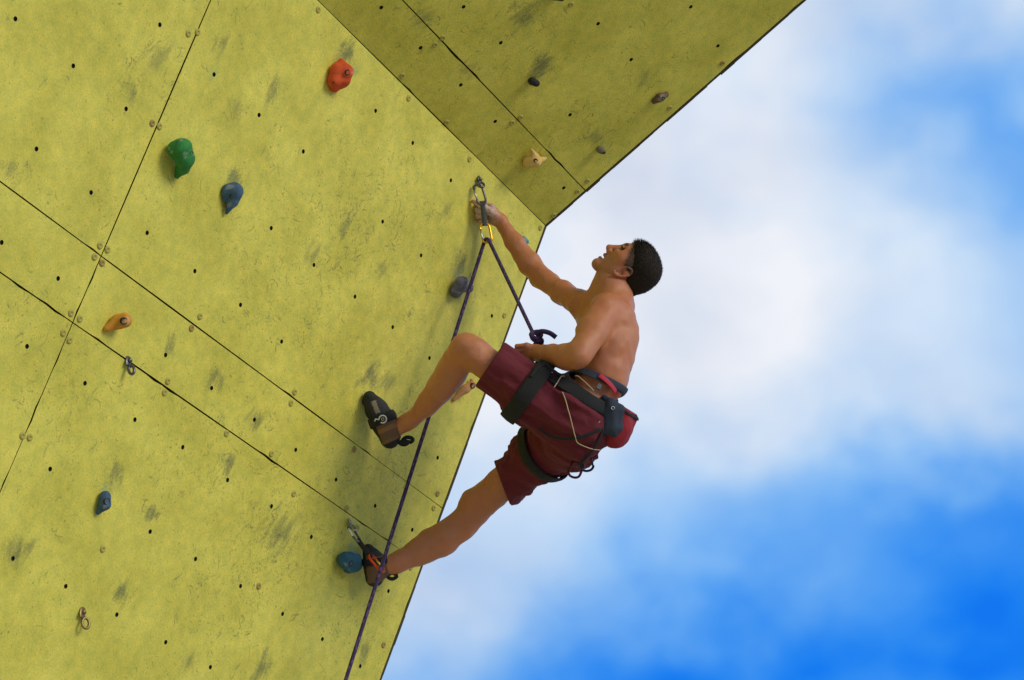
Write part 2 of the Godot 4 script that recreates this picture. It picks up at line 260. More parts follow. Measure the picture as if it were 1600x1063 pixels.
const CHALK_BELT := [0.282, 5.2668, -6.7609, 0.4053, 0.8478, 0.3421]
const LOOP_L := [0.0505, 5.1859, -6.678, 0.8091, -0.5115, -0.2894]
const LOOP_R := [0.1123, 5.1025, -6.9515, 0.6554, 0.1384, 0.7425]
const RISER_A := [
	[0.0875, 5.0457, -6.6677], [0.1207, 5.0175, -6.6721], [0.1766, 5.0057, -6.6673], [0.2247, 5.0212, -6.6701], [0.2674, 5.0585, -6.6834],
]
const RISER_B := [
	[0.2719, 5.0667, -6.6903], [0.2615, 5.0285, -6.7119], [0.2388, 4.9911, -6.7445], [0.2166, 4.979, -6.7858],
]
const RISER_C := [
	[0.0603, 5.1775, -6.5701], [0.0794, 5.2112, -6.597], [0.1049, 5.222, -6.6254], [0.1302, 5.2195, -6.6383],
]
const BELAY_LOOP := [
	[0.0984, 5.3461, -6.7275], [0.0854, 5.3059, -6.7388], [0.0875, 5.2546, -6.7563], [0.1023, 5.2276, -6.7601], [0.1173, 5.2546, -6.7563], [0.1175, 5.3059, -6.7388],
]
const BUCKLES := [
	[0.2601, 5.1599, -6.6605], [0.2205, 5.2121, -6.6425],
]
const GEAR_A := [
	[0.1623, 5.1352, -6.6055], [0.1766, 5.1016, -6.6131], [0.193, 5.0463, -6.6329], [0.2054, 5.0048, -6.6564], [0.214, 4.9913, -6.6755], [0.2458, 4.9895, -6.6995],
	[0.2786, 5.0075, -6.7352],
]
const GEAR_B := [
	[0.2034, 5.2001, -6.6378], [0.222, 5.1844, -6.6352], [0.2426, 5.1614, -6.6367], [0.2531, 5.1468, -6.6449],
]
const GEAR_C := [
	[0.1302, 5.2158, -6.6404], [0.1426, 5.1982, -6.6388], [0.1382, 5.1771, -6.6393], [0.1232, 5.1512, -6.631],
]
const RED_STRIPE := [
	[0.2814, 5.2121, -6.6425], [0.3003, 5.1939, -6.6528], [0.3196, 5.1748, -6.6751],
]
const SHOE_L := [
	[-0.4827, 5.2759, -6.8936, 0.0228, -0.4596, 5.2386, -6.909, 0.0358, 0.02],
	[-0.4596, 5.2386, -6.909, 0.0358, -0.4312, 5.1967, -6.9269, 0.0401, 0.02],
	[-0.4312, 5.1967, -6.9269, 0.0401, -0.4138, 5.1496, -6.9536, 0.0336, 0.02],
	[-0.4312, 5.1967, -6.9269, 0.0368, -0.3922, 5.1835, -6.9344, 0.0321, 0.02],
	[-0.4817, 5.2627, -6.9034, 0.0174, -0.499, 5.2636, -6.9006, 0.0108, 0.01],
]
const SHOE_R := [
	[-0.4912, 4.8481, -7.1931, 0.0197, -0.4738, 4.8196, -7.2092, 0.0306, 0.02],
	[-0.4738, 4.8196, -7.2092, 0.0306, -0.4629, 4.793, -7.2243, 0.0349, 0.02],
	[-0.4629, 4.793, -7.2243, 0.0349, -0.4694, 4.7645, -7.2404, 0.0317, 0.02],
	[-0.4672, 4.7968, -7.2221, 0.0328, -0.432, 4.7948, -7.2175, 0.031, 0.02],
]
const FOOT_L := [-0.416, 5.1269, -6.9664, -0.4903, 5.2825, -6.8899]
const FOOT_R := [-0.4738, 4.7436, -7.2522, -0.4934, 4.8576, -7.1877]
const SHOE_CUTS := [
	[-0.4052, 5.2363, -6.9045, 0.9487, 0.2752, 0.1557],
	[-0.4298, 4.829, -7.1982, 0.9848, 0.1513, 0.0856],
]
const TABS_L := [
	[[-0.3727, 5.142, -6.9579], [-0.3597, 5.1533, -6.9515], [-0.3445, 5.1533, -6.9515], [-0.3358, 5.1477, -6.9547], [-0.3423, 5.1401, -6.9589], [-0.3575, 5.142, -6.9579]],
	[[-0.3808, 5.1337, -6.9511], [-0.3679, 5.1375, -6.949], [-0.3527, 5.1356, -6.95], [-0.357, 5.1299, -6.9532], [-0.37, 5.1281, -6.9543]],
]
const TABS_R := [
	[[-0.423, 4.7681, -7.2269], [-0.4099, 4.7738, -7.2237], [-0.3969, 4.77, -7.2258], [-0.3947, 4.7624, -7.2301], [-0.4078, 4.7567, -7.2333], [-0.4208, 4.7605, -7.2312]],
]
const BAG := [
	[0.3491, 5.1291, -6.7009, 0.0505, 0.3406, 5.0778, -6.7299, 0.0484, 0.02],
	[0.3406, 5.0778, -6.7299, 0.0484, 0.3322, 5.054, -6.7434, 0.0421, 0.02],
	[0.3641, 5.134, -6.7556, 0.0508, 0.3471, 5.0787, -6.7869, 0.0445, 0.02],
]
const BAG_RIM := [0.3884, 5.1412, -6.7285, 0.53, 0.7381, 0.4176]
const BAG_POCKET := [
	[0.3071, 5.0985, -6.6608, 0.0136, 0.3238, 5.1221, -6.6474, 0.0146, 0.012],
	[0.3238, 5.1221, -6.6474, 0.0146, 0.3512, 5.1081, -6.6611, 0.0146, 0.012],
	[0.3512, 5.1081, -6.6611, 0.0146, 0.347, 5.0572, -6.6899, 0.0146, 0.012],
	[0.347, 5.0572, -6.6899, 0.0146, 0.3344, 5.0426, -6.6982, 0.0125, 0.012],
	[0.3344, 5.0426, -6.6982, 0.0125, 0.305, 5.0476, -6.6896, 0.0136, 0.012],
	[0.305, 5.0476, -6.6896, 0.0136, 0.3071, 5.0985, -6.6608, 0.0136, 0.012],
	[0.328, 5.1021, -6.6587, 0.0198, 0.3259, 5.0585, -6.6834, 0.0209, 0.012],
	[0.32, 5.1286, -6.6552, 0.0146, 0.3041, 5.1526, -6.6646, 0.0126, 0.012],
]
const GROMMET := [0.332, 5.0861, -6.6104]
const TOGGLE := [0.2812, 5.062, -6.6585]
const CLIPS := [
	[[0.2169, 4.9835, -6.7948], [0.2024, 4.9439, -6.8287]],
	[[0.2418, 4.9973, -6.7755], [0.2485, 4.9578, -6.8093]],
]


func _ready() -> void:
	look()
	rng.seed = 7
	materials()
	setting()
	print("wall ", Time.get_ticks_msec())
	holds()
	hardware()
	print("hardware ", Time.get_ticks_msec())
	climber()
	print("climber ", Time.get_ticks_msec())


# ---------------------------------------------------------------- camera, sky, sun
func look() -> void:
	var cam := Camera3D.new()
	cam.name = "camera"
	cam.position = EYE
	cam.rotation_degrees = Vector3(29.5, 0, 0)
	cam.fov = 16.797
	cam.near = 0.1
	cam.far = 2000.0
	cam.current = true
	add_child(cam)
	var sun := DirectionalLight3D.new()
	sun.name = "sun"
	sun.light_energy = 0.5
	sun.light_angular_distance = 24.0
	sun.light_color = Color(1.0, 0.95, 0.86)
	sun.shadow_enabled = true
	add_child(sun)
	sun.look_at_from_position(Vector3.ZERO, -TO_SUN)
	var env := Environment.new()
	env.background_mode = Environment.BG_SKY
	env.tonemap_mode = Environment.TONE_MAPPER_LINEAR
	env.tonemap_exposure = 1.15
	env.sdfgi_enabled = true
	env.ssao_enabled = true
	env.ssil_enabled = true
	var sky := Sky.new()
	var pano := PanoramaSkyMaterial.new()
	pano.panorama = ImageTexture.create_from_image(sky_picture())
	sky.sky_material = pano
	env.sky = sky
	var we := WorldEnvironment.new()
	we.name = "daylight"
	we.environment = env
	add_child(we)


func sky_picture() -> Image:
	var w := 2048
	var h := 1024
	var im := Image.create(w, h, false, Image.FORMAT_RGBF)
	var big := FastNoiseLite.new()
	big.seed = 11
	big.frequency = 1.6
	big.fractal_octaves = 5
	var fine := FastNoiseLite.new()
	fine.seed = 5
	fine.frequency = 9.0
	fine.fractal_octaves = 5
	fine.fractal_gain = 0.55
	var deep := Color(0.006, 0.160, 0.765)
	for y in h:
		var el := 90.0 - 180.0 * (y + 0.5) / h
		for x in w:
			if el < -4.0:
				im.set_pixel(x, y, Color(0.20, 0.22, 0.22))
				continue
			var az := fposmod(360.0 * (x + 0.5) / w + 180.0, 360.0) - 180.0   # straight ahead (-z) is the first column
			var ce := cos(deg_to_rad(el))
			var q := Vector3(sin(deg_to_rad(az)) * ce, sin(deg_to_rad(el)) * 1.4, -cos(deg_to_rad(az)) * ce)
			var f1 := fine.get_noise_3dv(q)
			var c := 0.55 + 0.8 * big.get_noise_3dv(q)
			# the cloud bank in this quarter of the sky, as thick as it stands there
			var gx := (az + 4.0) / 19.6 * 5.0 + f1 * 0.7
			var gy := (37.6 - el) / 16.8 * 5.0 + fine.get_noise_3dv(q + Vector3(4, 2, 7)) * 0.7
			if gx > -3.0 and gx < 8.0 and gy > -3.0 and gy < 8.0:
				var cx := clampf(gx, 0.0, 4.999)
				var cy := clampf(gy, 0.0, 4.999)
				var ix := int(cx)
				var iy := int(cy)
				var tx := lerpf(cx - ix, smoothstep(0.0, 1.0, cx - ix), 0.5)
				var ty := lerpf(cy - iy, smoothstep(0.0, 1.0, cy - iy), 0.5)
				var v: float = lerpf(lerpf(BANK[iy][ix], BANK[iy][ix + 1], tx), lerpf(BANK[iy + 1][ix], BANK[iy + 1][ix + 1], tx), ty)
				var out := maxf(absf(gx - cx), absf(gy - cy))
				c = lerpf(v, c, clampf(out / 2.5, 0.0, 1.0))
			c = clampf(c + 0.20 * f1, 0.0, 1.0)
			var lum := clampf(0.55 + 1.1 * fine.get_noise_3dv(q * 0.6 + Vector3(3, 1, 2)), 0.0, 1.0)
			var white := Color(0.54, 0.60, 0.72).lerp(Color(0.76, 0.78, 0.83), lum)
			im.set_pixel(x, y, Color(lerpf(deep.r, white.r, pow(c, 1.6)), lerpf(deep.g, white.g, c), lerpf(deep.b, white.b, c)))
	return im


# ---------------------------------------------------------------- materials
func materials() -> void:
	M.wood = bump(mat(Color(0.055, 0.038, 0.018), 0.9), 0.05, 3.0, 3.0, 3)
	M.frame = mat(Color(0.03, 0.025, 0.02), 0.9)
	M.hole = mat(Color(0.012, 0.011, 0.01), 0.6)
	M.steel = mat(Color(0.45, 0.45, 0.46), 0.35, 1.0)
	M.dark_steel = mat(Color(0.16, 0.16, 0.17), 0.42, 1.0)
	M.brass = mat(Color(0.32, 0.24, 0.10), 0.5, 1.0)
	M.gold = mat(Color(0.85, 0.45, 0.04), 0.3, 1.0)
	M.red_metal = mat(Color(0.7, 0.08, 0.02), 0.3, 1.0)
	M.wine_metal = mat(Color(0.12, 0.02, 0.025), 0.35, 1.0)
	M.navy_metal = mat(Color(0.03, 0.04, 0.08), 0.35, 1.0)
	M.web = bump(mat(Color(0.012, 0.013, 0.015), 0.85), 0.2, 6.0, 40.0, 21)
	M.web_grey = bump(mat(Color(0.10, 0.10, 0.10), 0.9), 0.2, 6.0, 40.0, 22)
	M.navy = bump(mat(Color(0.028, 0.040, 0.066), 0.8), 0.15, 5.0, 30.0, 23)
	M.bag_red = bump(mat(Color(0.30, 0.008, 0.02), 0.75), 0.15, 5.0, 30.0, 24)
	M.belt_red = mat(Color(0.45, 0.012, 0.04), 0.7)
	M.shorts = bump(mat(Color(0.125, 0.006, 0.017), 0.85), 0.2, 2.0, 24.0, 25)
	M.shorts.rim_enabled = true
	M.shorts.rim = 0.3
	M.skin = bump(vmat(0.42), 0.12, 2.6, 14.0, 26)
	M.skin.metallic_specular = 0.45
	M.skin.subsurf_scatter_enabled = true
	M.skin.subsurf_scatter_strength = 0.06
	M.hair = vmat(0.75)
	M.hair.metallic_specular = 0.3
	M.shoe = bump(vmat(0.7), 0.15, 3.0, 25.0, 27)
	M.rope = vmat(0.85)
	M.white = mat(Color(0.72, 0.71, 0.66), 0.6)
	M.cord = mat(Color(0.55, 0.45, 0.27), 0.8)
	M.eye = mat(Color(0.03, 0.022, 0.018), 0.15)


# ---------------------------------------------------------------- the wall and what carries it
func wall_at(s: float, t: float, d: float) -> Vector3:
	return CORNER + WIDE * s + RISE * t + OUT * d


func roof_at(s: float, t: float, d: float) -> Vector3:
	return CORNER + WIDE * s + ROOF_RISE * t + ROOF_OUT * d


func setting() -> void:
	# ground: one sheet to the horizon
	var g := new_st()
	g.set_normal(Vector3.UP)
	for v in [Vector3(-900, 0, -900), Vector3(900, 0, -900), Vector3(900, 0, 900), Vector3(-900, 0, -900), Vector3(900, 0, 900), Vector3(-900, 0, 900)]:
		g.add_vertex(v)
	var gm := mat(Color(1, 1, 1), 0.95)
	var gn := FastNoiseLite.new()
	gn.seed = 9
	gn.frequency = 0.02
	gn.fractal_octaves = 6
	var gt := NoiseTexture2D.new()
	gt.width = 512
	gt.height = 512
	gt.seamless = true
	gt.noise = gn
	var ramp := Gradient.new()
	ramp.set_color(0, Color(0.64, 0.56, 0.44))
	ramp.set_color(1, Color(0.80, 0.72, 0.58))
	gt.color_ramp = ramp
	gm.albedo_texture = gt
	gm.uv1_triplanar = true
	gm.uv1_world_triplanar = true
	gm.uv1_scale = Vector3.ONE * 0.35
	var ground := put(self, "ground", g.commit(), gm)
	ground.set_meta("kind", "structure")

	var base := Vector3(CORNER.x, 0, CORNER.z) + WIDE * -2.0
	var wall := thing("climbing_wall", base, "tall yellow overhanging climbing wall of bolted plywood panels with a slanted roof", "climbing wall")
	# closed timber frames behind the panels: one slab behind the wall, one behind the roof
	var foot := -CORNER.y / RISE.y
	var joint := CORNER - (OUT + ROOF_OUT).normalized() * 0.0086 / cos(OUT.angle_to(ROOF_OUT) * 0.5)
	var knee := CORNER - (OUT + ROOF_OUT).normalized() * 0.36
	for prof in [[wall_at(0, foot, -0.0086), joint, knee, wall_at(0, foot, -0.34)], [joint, roof_at(0, 3.95, -0.0086), roof_at(0, 3.95, -0.34), knee]]:
		var fr := new_st()
		fr.set_smooth_group(-1)
		var shift := WIDE * -5.91
		for i in 4:
			prof[i] += WIDE * 0.009
		for i in 4:
			quad(fr, prof[i], prof[i] + shift, prof[(i + 1) % 4] + shift, prof[(i + 1) % 4])
		quad(fr, prof[0], prof[1], prof[2], prof[3])
		quad(fr, prof[3] + shift, prof[2] + shift, prof[1] + shift, prof[0] + shift)
		part(wall, "frame", done(fr), M.frame)

	var pic := paint_wall()
	var paint := StandardMaterial3D.new()
	paint.albedo_texture = ImageTexture.create_from_image(pic[0])
	paint.normal_enabled = true
	paint.normal_texture = ImageTexture.create_from_image(pic[1])
	paint.normal_scale = 1.0
	paint.roughness = 0.62
	var cap := mat(Color(0.42, 0.37, 0.075), 0.6)
	var worn := mat(Color(0.36, 0.25, 0.07), 0.7)
	# screw head: a low painted dome with a slot; bolt hole: a dark sleeve
	var sm := new_st()
	lathe(sm, Vector3.ZERO, Vector3(0, 1, 0), [Vector2(0.0, 0.0012), Vector2(0.0028, 0.0014), Vector2(0.0045, 0.0042), Vector2(0.0085, 0.0036), Vector2(0.011, 0.0018), Vector2(0.0115, -0.0005)], 12)
	var screw_mesh := done(sm).commit()
	var hm := new_st()
	lathe(hm, Vector3.ZERO, Vector3(0, 1, 0), [Vector2(0.0, -0.0079), Vector2(0.0074, -0.0079), Vector2(0.0074, -0.0005)], 12)
	var hole_mesh := done(hm).commit()
	var rows := [0.0, -1.15, -1.368, -2.62, -3.84, -5.06, foot]
	var cols := [0.0, -1.97, -3.94, -5.91]
	for r in rows.size() - 1:
		for c in cols.size() - 1:
			var rect := Rect2(cols[c + 1], rows[r + 1], cols[c] - cols[c + 1], rows[r] - rows[r + 1])
			panel(wall, rect, false, HOLES, SCREWS, paint, [cap, worn], screw_mesh, hole_mesh)
	var rpic := paint_roof()
	var rpaint := StandardMaterial3D.new()
	rpaint.albedo_texture = ImageTexture.create_from_image(rpic[0])
	rpaint.normal_enabled = true
	rpaint.normal_texture = ImageTexture.create_from_image(rpic[1])
	rpaint.roughness = 0.7
	var rrows := [3.95, 2.7, 1.45, 0.1975, 0.0]
	for r in rrows.size() - 1:
		for c in cols.size() - 1:
			var rect := Rect2(cols[c + 1], rrows[r + 1], cols[c] - cols[c + 1], rrows[r] - rrows[r + 1])
			panel(wall, rect, true, ROOF_HOLES, ROOF_SCREWS, rpaint, [cap, worn], screw_mesh, hole_mesh)
	# rough sawn edge boards that close the side
	var eb := new_st()
	for e in [[wall_at(0.002, foot, -0.0084), wall_at(0.002, 0.002, -0.0084), OUT], [roof_at(0.002, 0.0, -0.0084), roof_at(0.002, 3.95, -0.0084), ROOF_OUT]]:
		var n := 60
		for i in n:
			var a: Vector3 = e[0].lerp(e[1], float(i) / n)
			var b: Vector3 = e[0].lerp(e[1], float(i + 1) / n)
			var th := 0.010 + rng.randf() * 0.004
			box(eb, a + e[2] * (rng.randf() * 0.003), b - a, WIDE * th, e[2] * 0.005)
	part(wall, "edge_board", done(eb), M.wood)


func panel(wall: Node3D, rect: Rect2, roof: bool, holes: Array, screws: Array, paint: Material, caps: Array, screw_mesh: Mesh, hole_mesh: Mesh) -> void:
	var up: Vector3 = ROOF_OUT if roof else OUT
	var rise: Vector3 = ROOF_RISE if roof else RISE
	var put_at := func(q: Vector2, d: float) -> Vector3:
		return roof_at(q.x, q.y, d) if roof else wall_at(q.x, q.y, d)
	var st := new_st()
	var vert := func(q: Vector2, d: float, nn: Vector3) -> void:
		st.set_normal(nn)
		st.set_uv(Vector2((q.x + 3.94) / 3.94, q.y / 1.45 if roof else -q.y / 2.62))
		st.add_vertex(put_at.call(q, d))
	var face := func(a: Vector2, b: Vector2, c: Vector2) -> void:
		vert.call(a, 0.0, up)
		if (b - a).cross(c - a) > 0.0:
			vert.call(c, 0.0, up)
			vert.call(b, 0.0, up)
		else:
			vert.call(b, 0.0, up)
			vert.call(c, 0.0, up)
	# sawn edge, a little worn, round a straight inner field
	var inner := rect.grow(-0.009)
	var outer := [rect.position, rect.position + Vector2(rect.size.x, 0), rect.end, rect.position + Vector2(0, rect.size.y)]
	var inn := [inner.position, inner.position + Vector2(inner.size.x, 0), inner.end, inner.position + Vector2(0, inner.size.y)]
	for i in 4:
		var a: Vector2 = outer[i]
		var b: Vector2 = outer[(i + 1) % 4]
		var along := (b - a).normalized()
		var inward := Vector2(-along.y, along.x)
		if inward.dot(rect.get_center() - a) < 0.0:
			inward = -inward
		var n := int((b - a).length() / 0.04) + 1
		var prev := Vector2.ZERO
		for j in n + 1:
			var f := float(j) / n
			var g := 0.0017
			if j > 0 and j < n:
				g = 0.0017 * clampf(0.85 + 1.6 * wear.get_noise_2dv(a.lerp(b, f) * 60.0), 0.2, 1.9) + (0.003 if rng.randf() < 0.05 else 0.0)
			var q: Vector2 = a.lerp(b, f) + inward * g
			if j == 0:
				q += along * 0.0017
			elif j == n:
				q -= along * 0.0017
			if j > 0:
				var i0: Vector2 = inn[i].lerp(inn[(i + 1) % 4], float(j - 1) / n)
				var i1: Vector2 = inn[i].lerp(inn[(i + 1) % 4], f)
				face.call(prev, q, i1)
				face.call(prev, i1, i0)
				var away := -(WIDE * inward.x + rise * inward.y)
				for v in [[prev, 0.0], [prev, -0.0082], [q, -0.0082], [prev, 0.0], [q, -0.0082], [q, 0.0]]:
					vert.call(v[0], v[1], away)
			prev = q
	# the field, split until each piece holds one bolt hole at most
	var mine := []
	for h in holes:
		var p := Vector2(h[0], h[1])
		if inner.grow(-0.012).has_point(p):
			mine.append(p)
	var todo := [[inner, mine]]
	while todo.size():
		var job: Array = todo.pop_back()
		var r: Rect2 = job[0]
		var hs: Array = job[1]
		var c := [r.position, r.position + Vector2(r.size.x, 0), r.end, r.position + Vector2(0, r.size.y)]
		if hs.is_empty():
			face.call(c[0], c[1], c[2])
			face.call(c[0], c[2], c[3])
		elif hs.size() == 1:
			var p: Vector2 = hs[0]
			var ring := 12
			var rad := 0.0074
			var owner_of := []
			for k in ring + 1:
				var d := Vector2.from_angle(TAU * (k + 0.5) / ring)
				var best := 0
				for q in 4:
					if (c[q] - p).normalized().dot(d) > (c[best] - p).normalized().dot(d):
						best = q
				owner_of.append(best)
			for k in ring:
				var a0 := p + Vector2.from_angle(TAU * (k + 0.5) / ring) * rad
				var a1 := p + Vector2.from_angle(TAU * (k + 1.5) / ring) * rad
				var o0: int = owner_of[k]
				var o1: int = owner_of[k + 1]
				face.call(a0, a1, c[o0])
				while o0 != o1:
					var o2 := (o0 + 1) % 4
					face.call(a1, c[o0], c[o2])
					o0 = o2
		else:
			var wide := 0.0
			var tall := 0.0
			for p in hs:
				for q in hs:
					wide = maxf(wide, absf(p.x - q.x))
					tall = maxf(tall, absf(p.y - q.y))
			var by := 0 if wide > tall else 1
			hs.sort_custom(func(x, y): return x[by] < y[by])
			var gap := 0.0
			var at := 1
			for k in range(1, hs.size()):
				var g2: float = minf(hs[k][by] - hs[k - 1][by], 0.12) * (1.0 if k * 3 > hs.size() and k * 3 < hs.size() * 2 + 3 else 0.5)
				if g2 > gap:
					gap = g2
					at = k
			var cut: float = (hs[at][by] + hs[at - 1][by]) * 0.5
			var ra := r
			var rb := r
			if by == 0:
				ra.size.x = cut - r.position.x
				rb.position.x = cut
				rb.size.x = r.end.x - cut
			else:
				ra.size.y = cut - r.position.y
				rb.position.y = cut
				rb.size.y = r.end.y - cut
			todo.append([ra, hs.slice(0, at)])
			todo.append([rb, hs.slice(at)])
	var o := part(wall, "panel", st, paint)
	var turn := Basis(Quaternion(Vector3.UP, up))
	for p in mine:
		var h := put(o, "bolt_hole", hole_mesh, M.hole)
		h.transform = Transform3D(turn, put_at.call(p, 0.0))
	for s in screws:
		var p := Vector2(s[0], s[1])
		if rect.has_point(p):
			var h := put(o, "screw", screw_mesh, caps[1 if rng.randf() < 0.18 else 0])
			h.transform = Transform3D(turn * Basis(Vector3.UP, rng.randf() * TAU), put_at.call(p, 0.0005))


# paint with scuffs, rubber streaks, chalk and speckles: matter on the boards, drawn where the photograph shows it
func ground_coat(w: int, h: int, base: Color, seed_: int) -> PackedByteArray:
	var a := FastNoiseLite.new()
	a.seed = seed_
	a.frequency = 0.006
	a.fractal_octaves = 5
	var b := FastNoiseLite.new()
	b.seed = seed_ + 1
	b.frequency = 0.18
	b.fractal_octaves = 3
	var c := FastNoiseLite.new()
	c.seed = seed_ + 2
	c.frequency = 0.035
	c.fractal_octaves = 4
	var da := a.get_image(w, h).get_data()
	var db := b.get_image(w, h).get_data()
	var dc := c.get_image(w, h).get_data()
	var out := PackedByteArray()
	out.resize(w * h * 3)
	var r := base.r * 255.0
	var g := base.g * 255.0
	var bl := base.b * 255.0
	for i in w * h:
		var x := (da[i] - 128) * 0.00055
		var y := (db[i] - 128) * 0.0005
		var z := (dc[i] - 128) * 0.00045
		var k := 1.0 + x + y + z
		if db[i] > 193 and dc[i] > 140:
			k *= 0.78
		out[i * 3] = clampi(int(r * k * (1.0 + z * 0.5)), 0, 255)
		out[i * 3 + 1] = clampi(int(g * k), 0, 255)
		out[i * 3 + 2] = clampi(int(bl * (k - y * 0.5 + x * 1.2)), 0, 255)
	return out


func stroke(px: PackedByteArray, hgt: PackedByteArray, w: int, h: int, p: Vector2, ang: float, length: float, bend: float, width: float, alpha: float, c: Vector3) -> void:
	var n := int(length)
	var rad := int(ceil(width))
	for i in n:
		var fade := sin(PI * (i + 0.5) / n)
		for dy in range(-rad, rad + 1):
			for dx in range(-rad, rad + 1):
				var rr := sqrt(float(dx * dx + dy * dy)) / width
				if rr > 1.0:
					continue
				var x := int(p.x) + dx
				var y := int(p.y) + dy
				if x < 0 or y < 0 or x >= w or y >= h:
					continue
				var al := alpha * fade * (1.0 - rr * 0.6) * (0.25 + 0.75 * rng.randf())
				var o := (y * w + x) * 3
				px[o] = int(lerpf(px[o], c.x, al))
				px[o + 1] = int(lerpf(px[o + 1], c.y, al))
				px[o + 2] = int(lerpf(px[o + 2], c.z, al))
				hgt[y * w + x] = maxi(0, hgt[y * w + x] - int(al * 40.0))
		p += Vector2.from_angle(ang)
		ang += bend / n


# one rub mark: a few broken strokes side by side
func scuff(px: PackedByteArray, hgt: PackedByteArray, w: int, h: int, p: Vector2, c: Vector3) -> void:
	var ang := rng.randf() * TAU
	var alpha := rng.randf_range(0.18, 0.62)
	var length := rng.randf_range(4, 34)
	for i in rng.randi_range(1, 3):
		stroke(px, hgt, w, h, p + Vector2(rng.randfn(), rng.randfn()) * 4.0, ang + rng.randfn() * 0.4, length * rng.randf_range(0.3, 1.0), rng.randfn() * 1.6, rng.randf_range(0.6, 1.4), alpha * rng.randf_range(0.4, 1.0), c)
	for i in rng.randi_range(0, 5):
		stroke(px, hgt, w, h, p + Vector2(rng.randfn(), rng.randfn()) * 12.0, ang, rng.randf_range(1, 4), 0.0, rng.randf_range(0.7, 1.6), alpha * rng.randf_range(0.5, 1.6), c)


func paint_wall() -> Array:
	var w := 2048
	var h := 1362
	var px := ground_coat(w, h, COAT.linear_to_srgb(), 31)
	return dirty(px, w, h, 3.94, 2.62, true, SMUDGES, SCUFFS, 2600)


func paint_roof() -> Array:
	var w := 2048
	var h := 754
	var px := ground_coat(w, h, COAT.linear_to_srgb(), 57)
	return dirty(px, w, h, 3.94, 1.45, false, ROOF_SMUDGES, ROOF_SCUFFS, 900)


func dirty(px: PackedByteArray, w: int, h: int, ms: float, mt: float, down: bool, smudges: Array, scuffs: Array, count: int) -> Array:
	var k := w / ms
	var grain := FastNoiseLite.new()
	grain.seed = 77
	grain.frequency = 0.22
	grain.fractal_octaves = 3
	var hgt := grain.get_image(w, h).get_data()
	var to_px := func(s: float, t: float) -> Vector2:
		return Vector2((s + ms) * k, (-t if down else t) * k)
	var patch := FastNoiseLite.new()
	patch.seed = 4
	patch.frequency = 0.005
	var dark := Vector3(84, 86, 58)
	for i in count:
		var p := Vector2(rng.randf() * w, rng.randf() * h)
		if patch.get_noise_2dv(p) < rng.randf_range(-0.3, 0.6):
			continue
		scuff(px, hgt, w, h, p, dark)
	for z in scuffs:
		for i in int(z[3]):
			scuff(px, hgt, w, h, to_px.call(z[0] + rng.randfn() * z[2], z[1] + rng.randfn() * z[2]), dark)
	for i in count / 2:
		var p := Vector2(rng.randf() * w, rng.randf() * h)
		stroke(px, hgt, w, h, p, rng.randf() * TAU, rng.randf_range(1, 4), 0.0, rng.randf_range(0.8, 1.6), rng.randf_range(0.25, 0.6), Vector3(92, 78, 34))
	for z in scuffs:
		for i in int(z[3]) * 2:
			stroke(px, hgt, w, h, to_px.call(z[0] + rng.randfn() * z[2] * 1.2, z[1] + rng.randfn() * z[2] * 1.2), 0.0, rng.randf_range(1, 3), 0.0, rng.randf_range(0.6, 1.3), rng.randf_range(0.3, 0.75), Vector3(88, 82, 44))
	for i in 18:
		var p := Vector2(rng.randf() * w, rng.randf() * h)
		stroke(px, hgt, w, h, p, rng.randf() * TAU, rng.randf_range(60, 220), rng.randf_range(-0.8, 0.8), 0.9, rng.randf_range(0.08, 0.2), dark)
	# rubber and chalk left by shoes and hands: streaky patches with a torn outline
	var streak := FastNoiseLite.new()
	streak.frequency = 1.0
	streak.fractal_octaves = 4
	streak.fractal_gain = 0.6
	for m in smudges:
		streak.seed = rng.randi() % 1000
		var c := Vector3(66, 74, 62) if m.size() < 6 else Vector3(m[5], m[6], m[7])
		var mid: Vector2 = to_px.call(m[0], m[1])
		var rx: float = m[2] * k * 0.95
		var ry: float = m[3] * k * 0.95
		var lean := rng.randf_range(-0.2, 0.35)
		for y in range(maxi(0, int(mid.y - ry * 2.4)), mini(h, int(mid.y + ry * 2.4))):
			for x in range(maxi(0, int(mid.x - rx * 2.6)), mini(w, int(mid.x + rx * 2.6))):
				var dx := x - mid.x + (y - mid.y) * lean
				var dy := y - mid.y
				var g := exp(-(dx * dx / (rx * rx) + dy * dy / (ry * ry)))
				var n := streak.get_noise_2d(dx * 0.045, dy * 0.016) * 0.75 + streak.get_noise_2d(dx * 0.3 + 90.0, dy * 0.22) * 0.5
				var al := clampf((g * 1.25 + n * 1.25 - 0.60) * 1.2, 0.0, 1.0) * minf(0.22 + 0.33 * m[4], 0.7) * (0.75 + 0.25 * rng.randf())
				if al > 0.0:
					var o := (y * w + x) * 3
					px[o] = int(lerpf(px[o], c.x, al))
					px[o + 1] = int(lerpf(px[o + 1], c.y, al))
					px[o + 2] = int(lerpf(px[o + 2], c.z, al))
	var im := Image.create_from_data(w, h, false, Image.FORMAT_RGB8, px)
	var nm := Image.create_from_data(w, h, false, Image.FORMAT_L8, hgt)
	nm.convert(Image.FORMAT_RGBA8)
	nm.bump_map_to_normal_map(0.28)
	return [im, nm]


# ---------------------------------------------------------------- holds
func v3(a: Array, i := 0) -> Vector3:
	return Vector3(a[i], a[i + 1], a[i + 2])


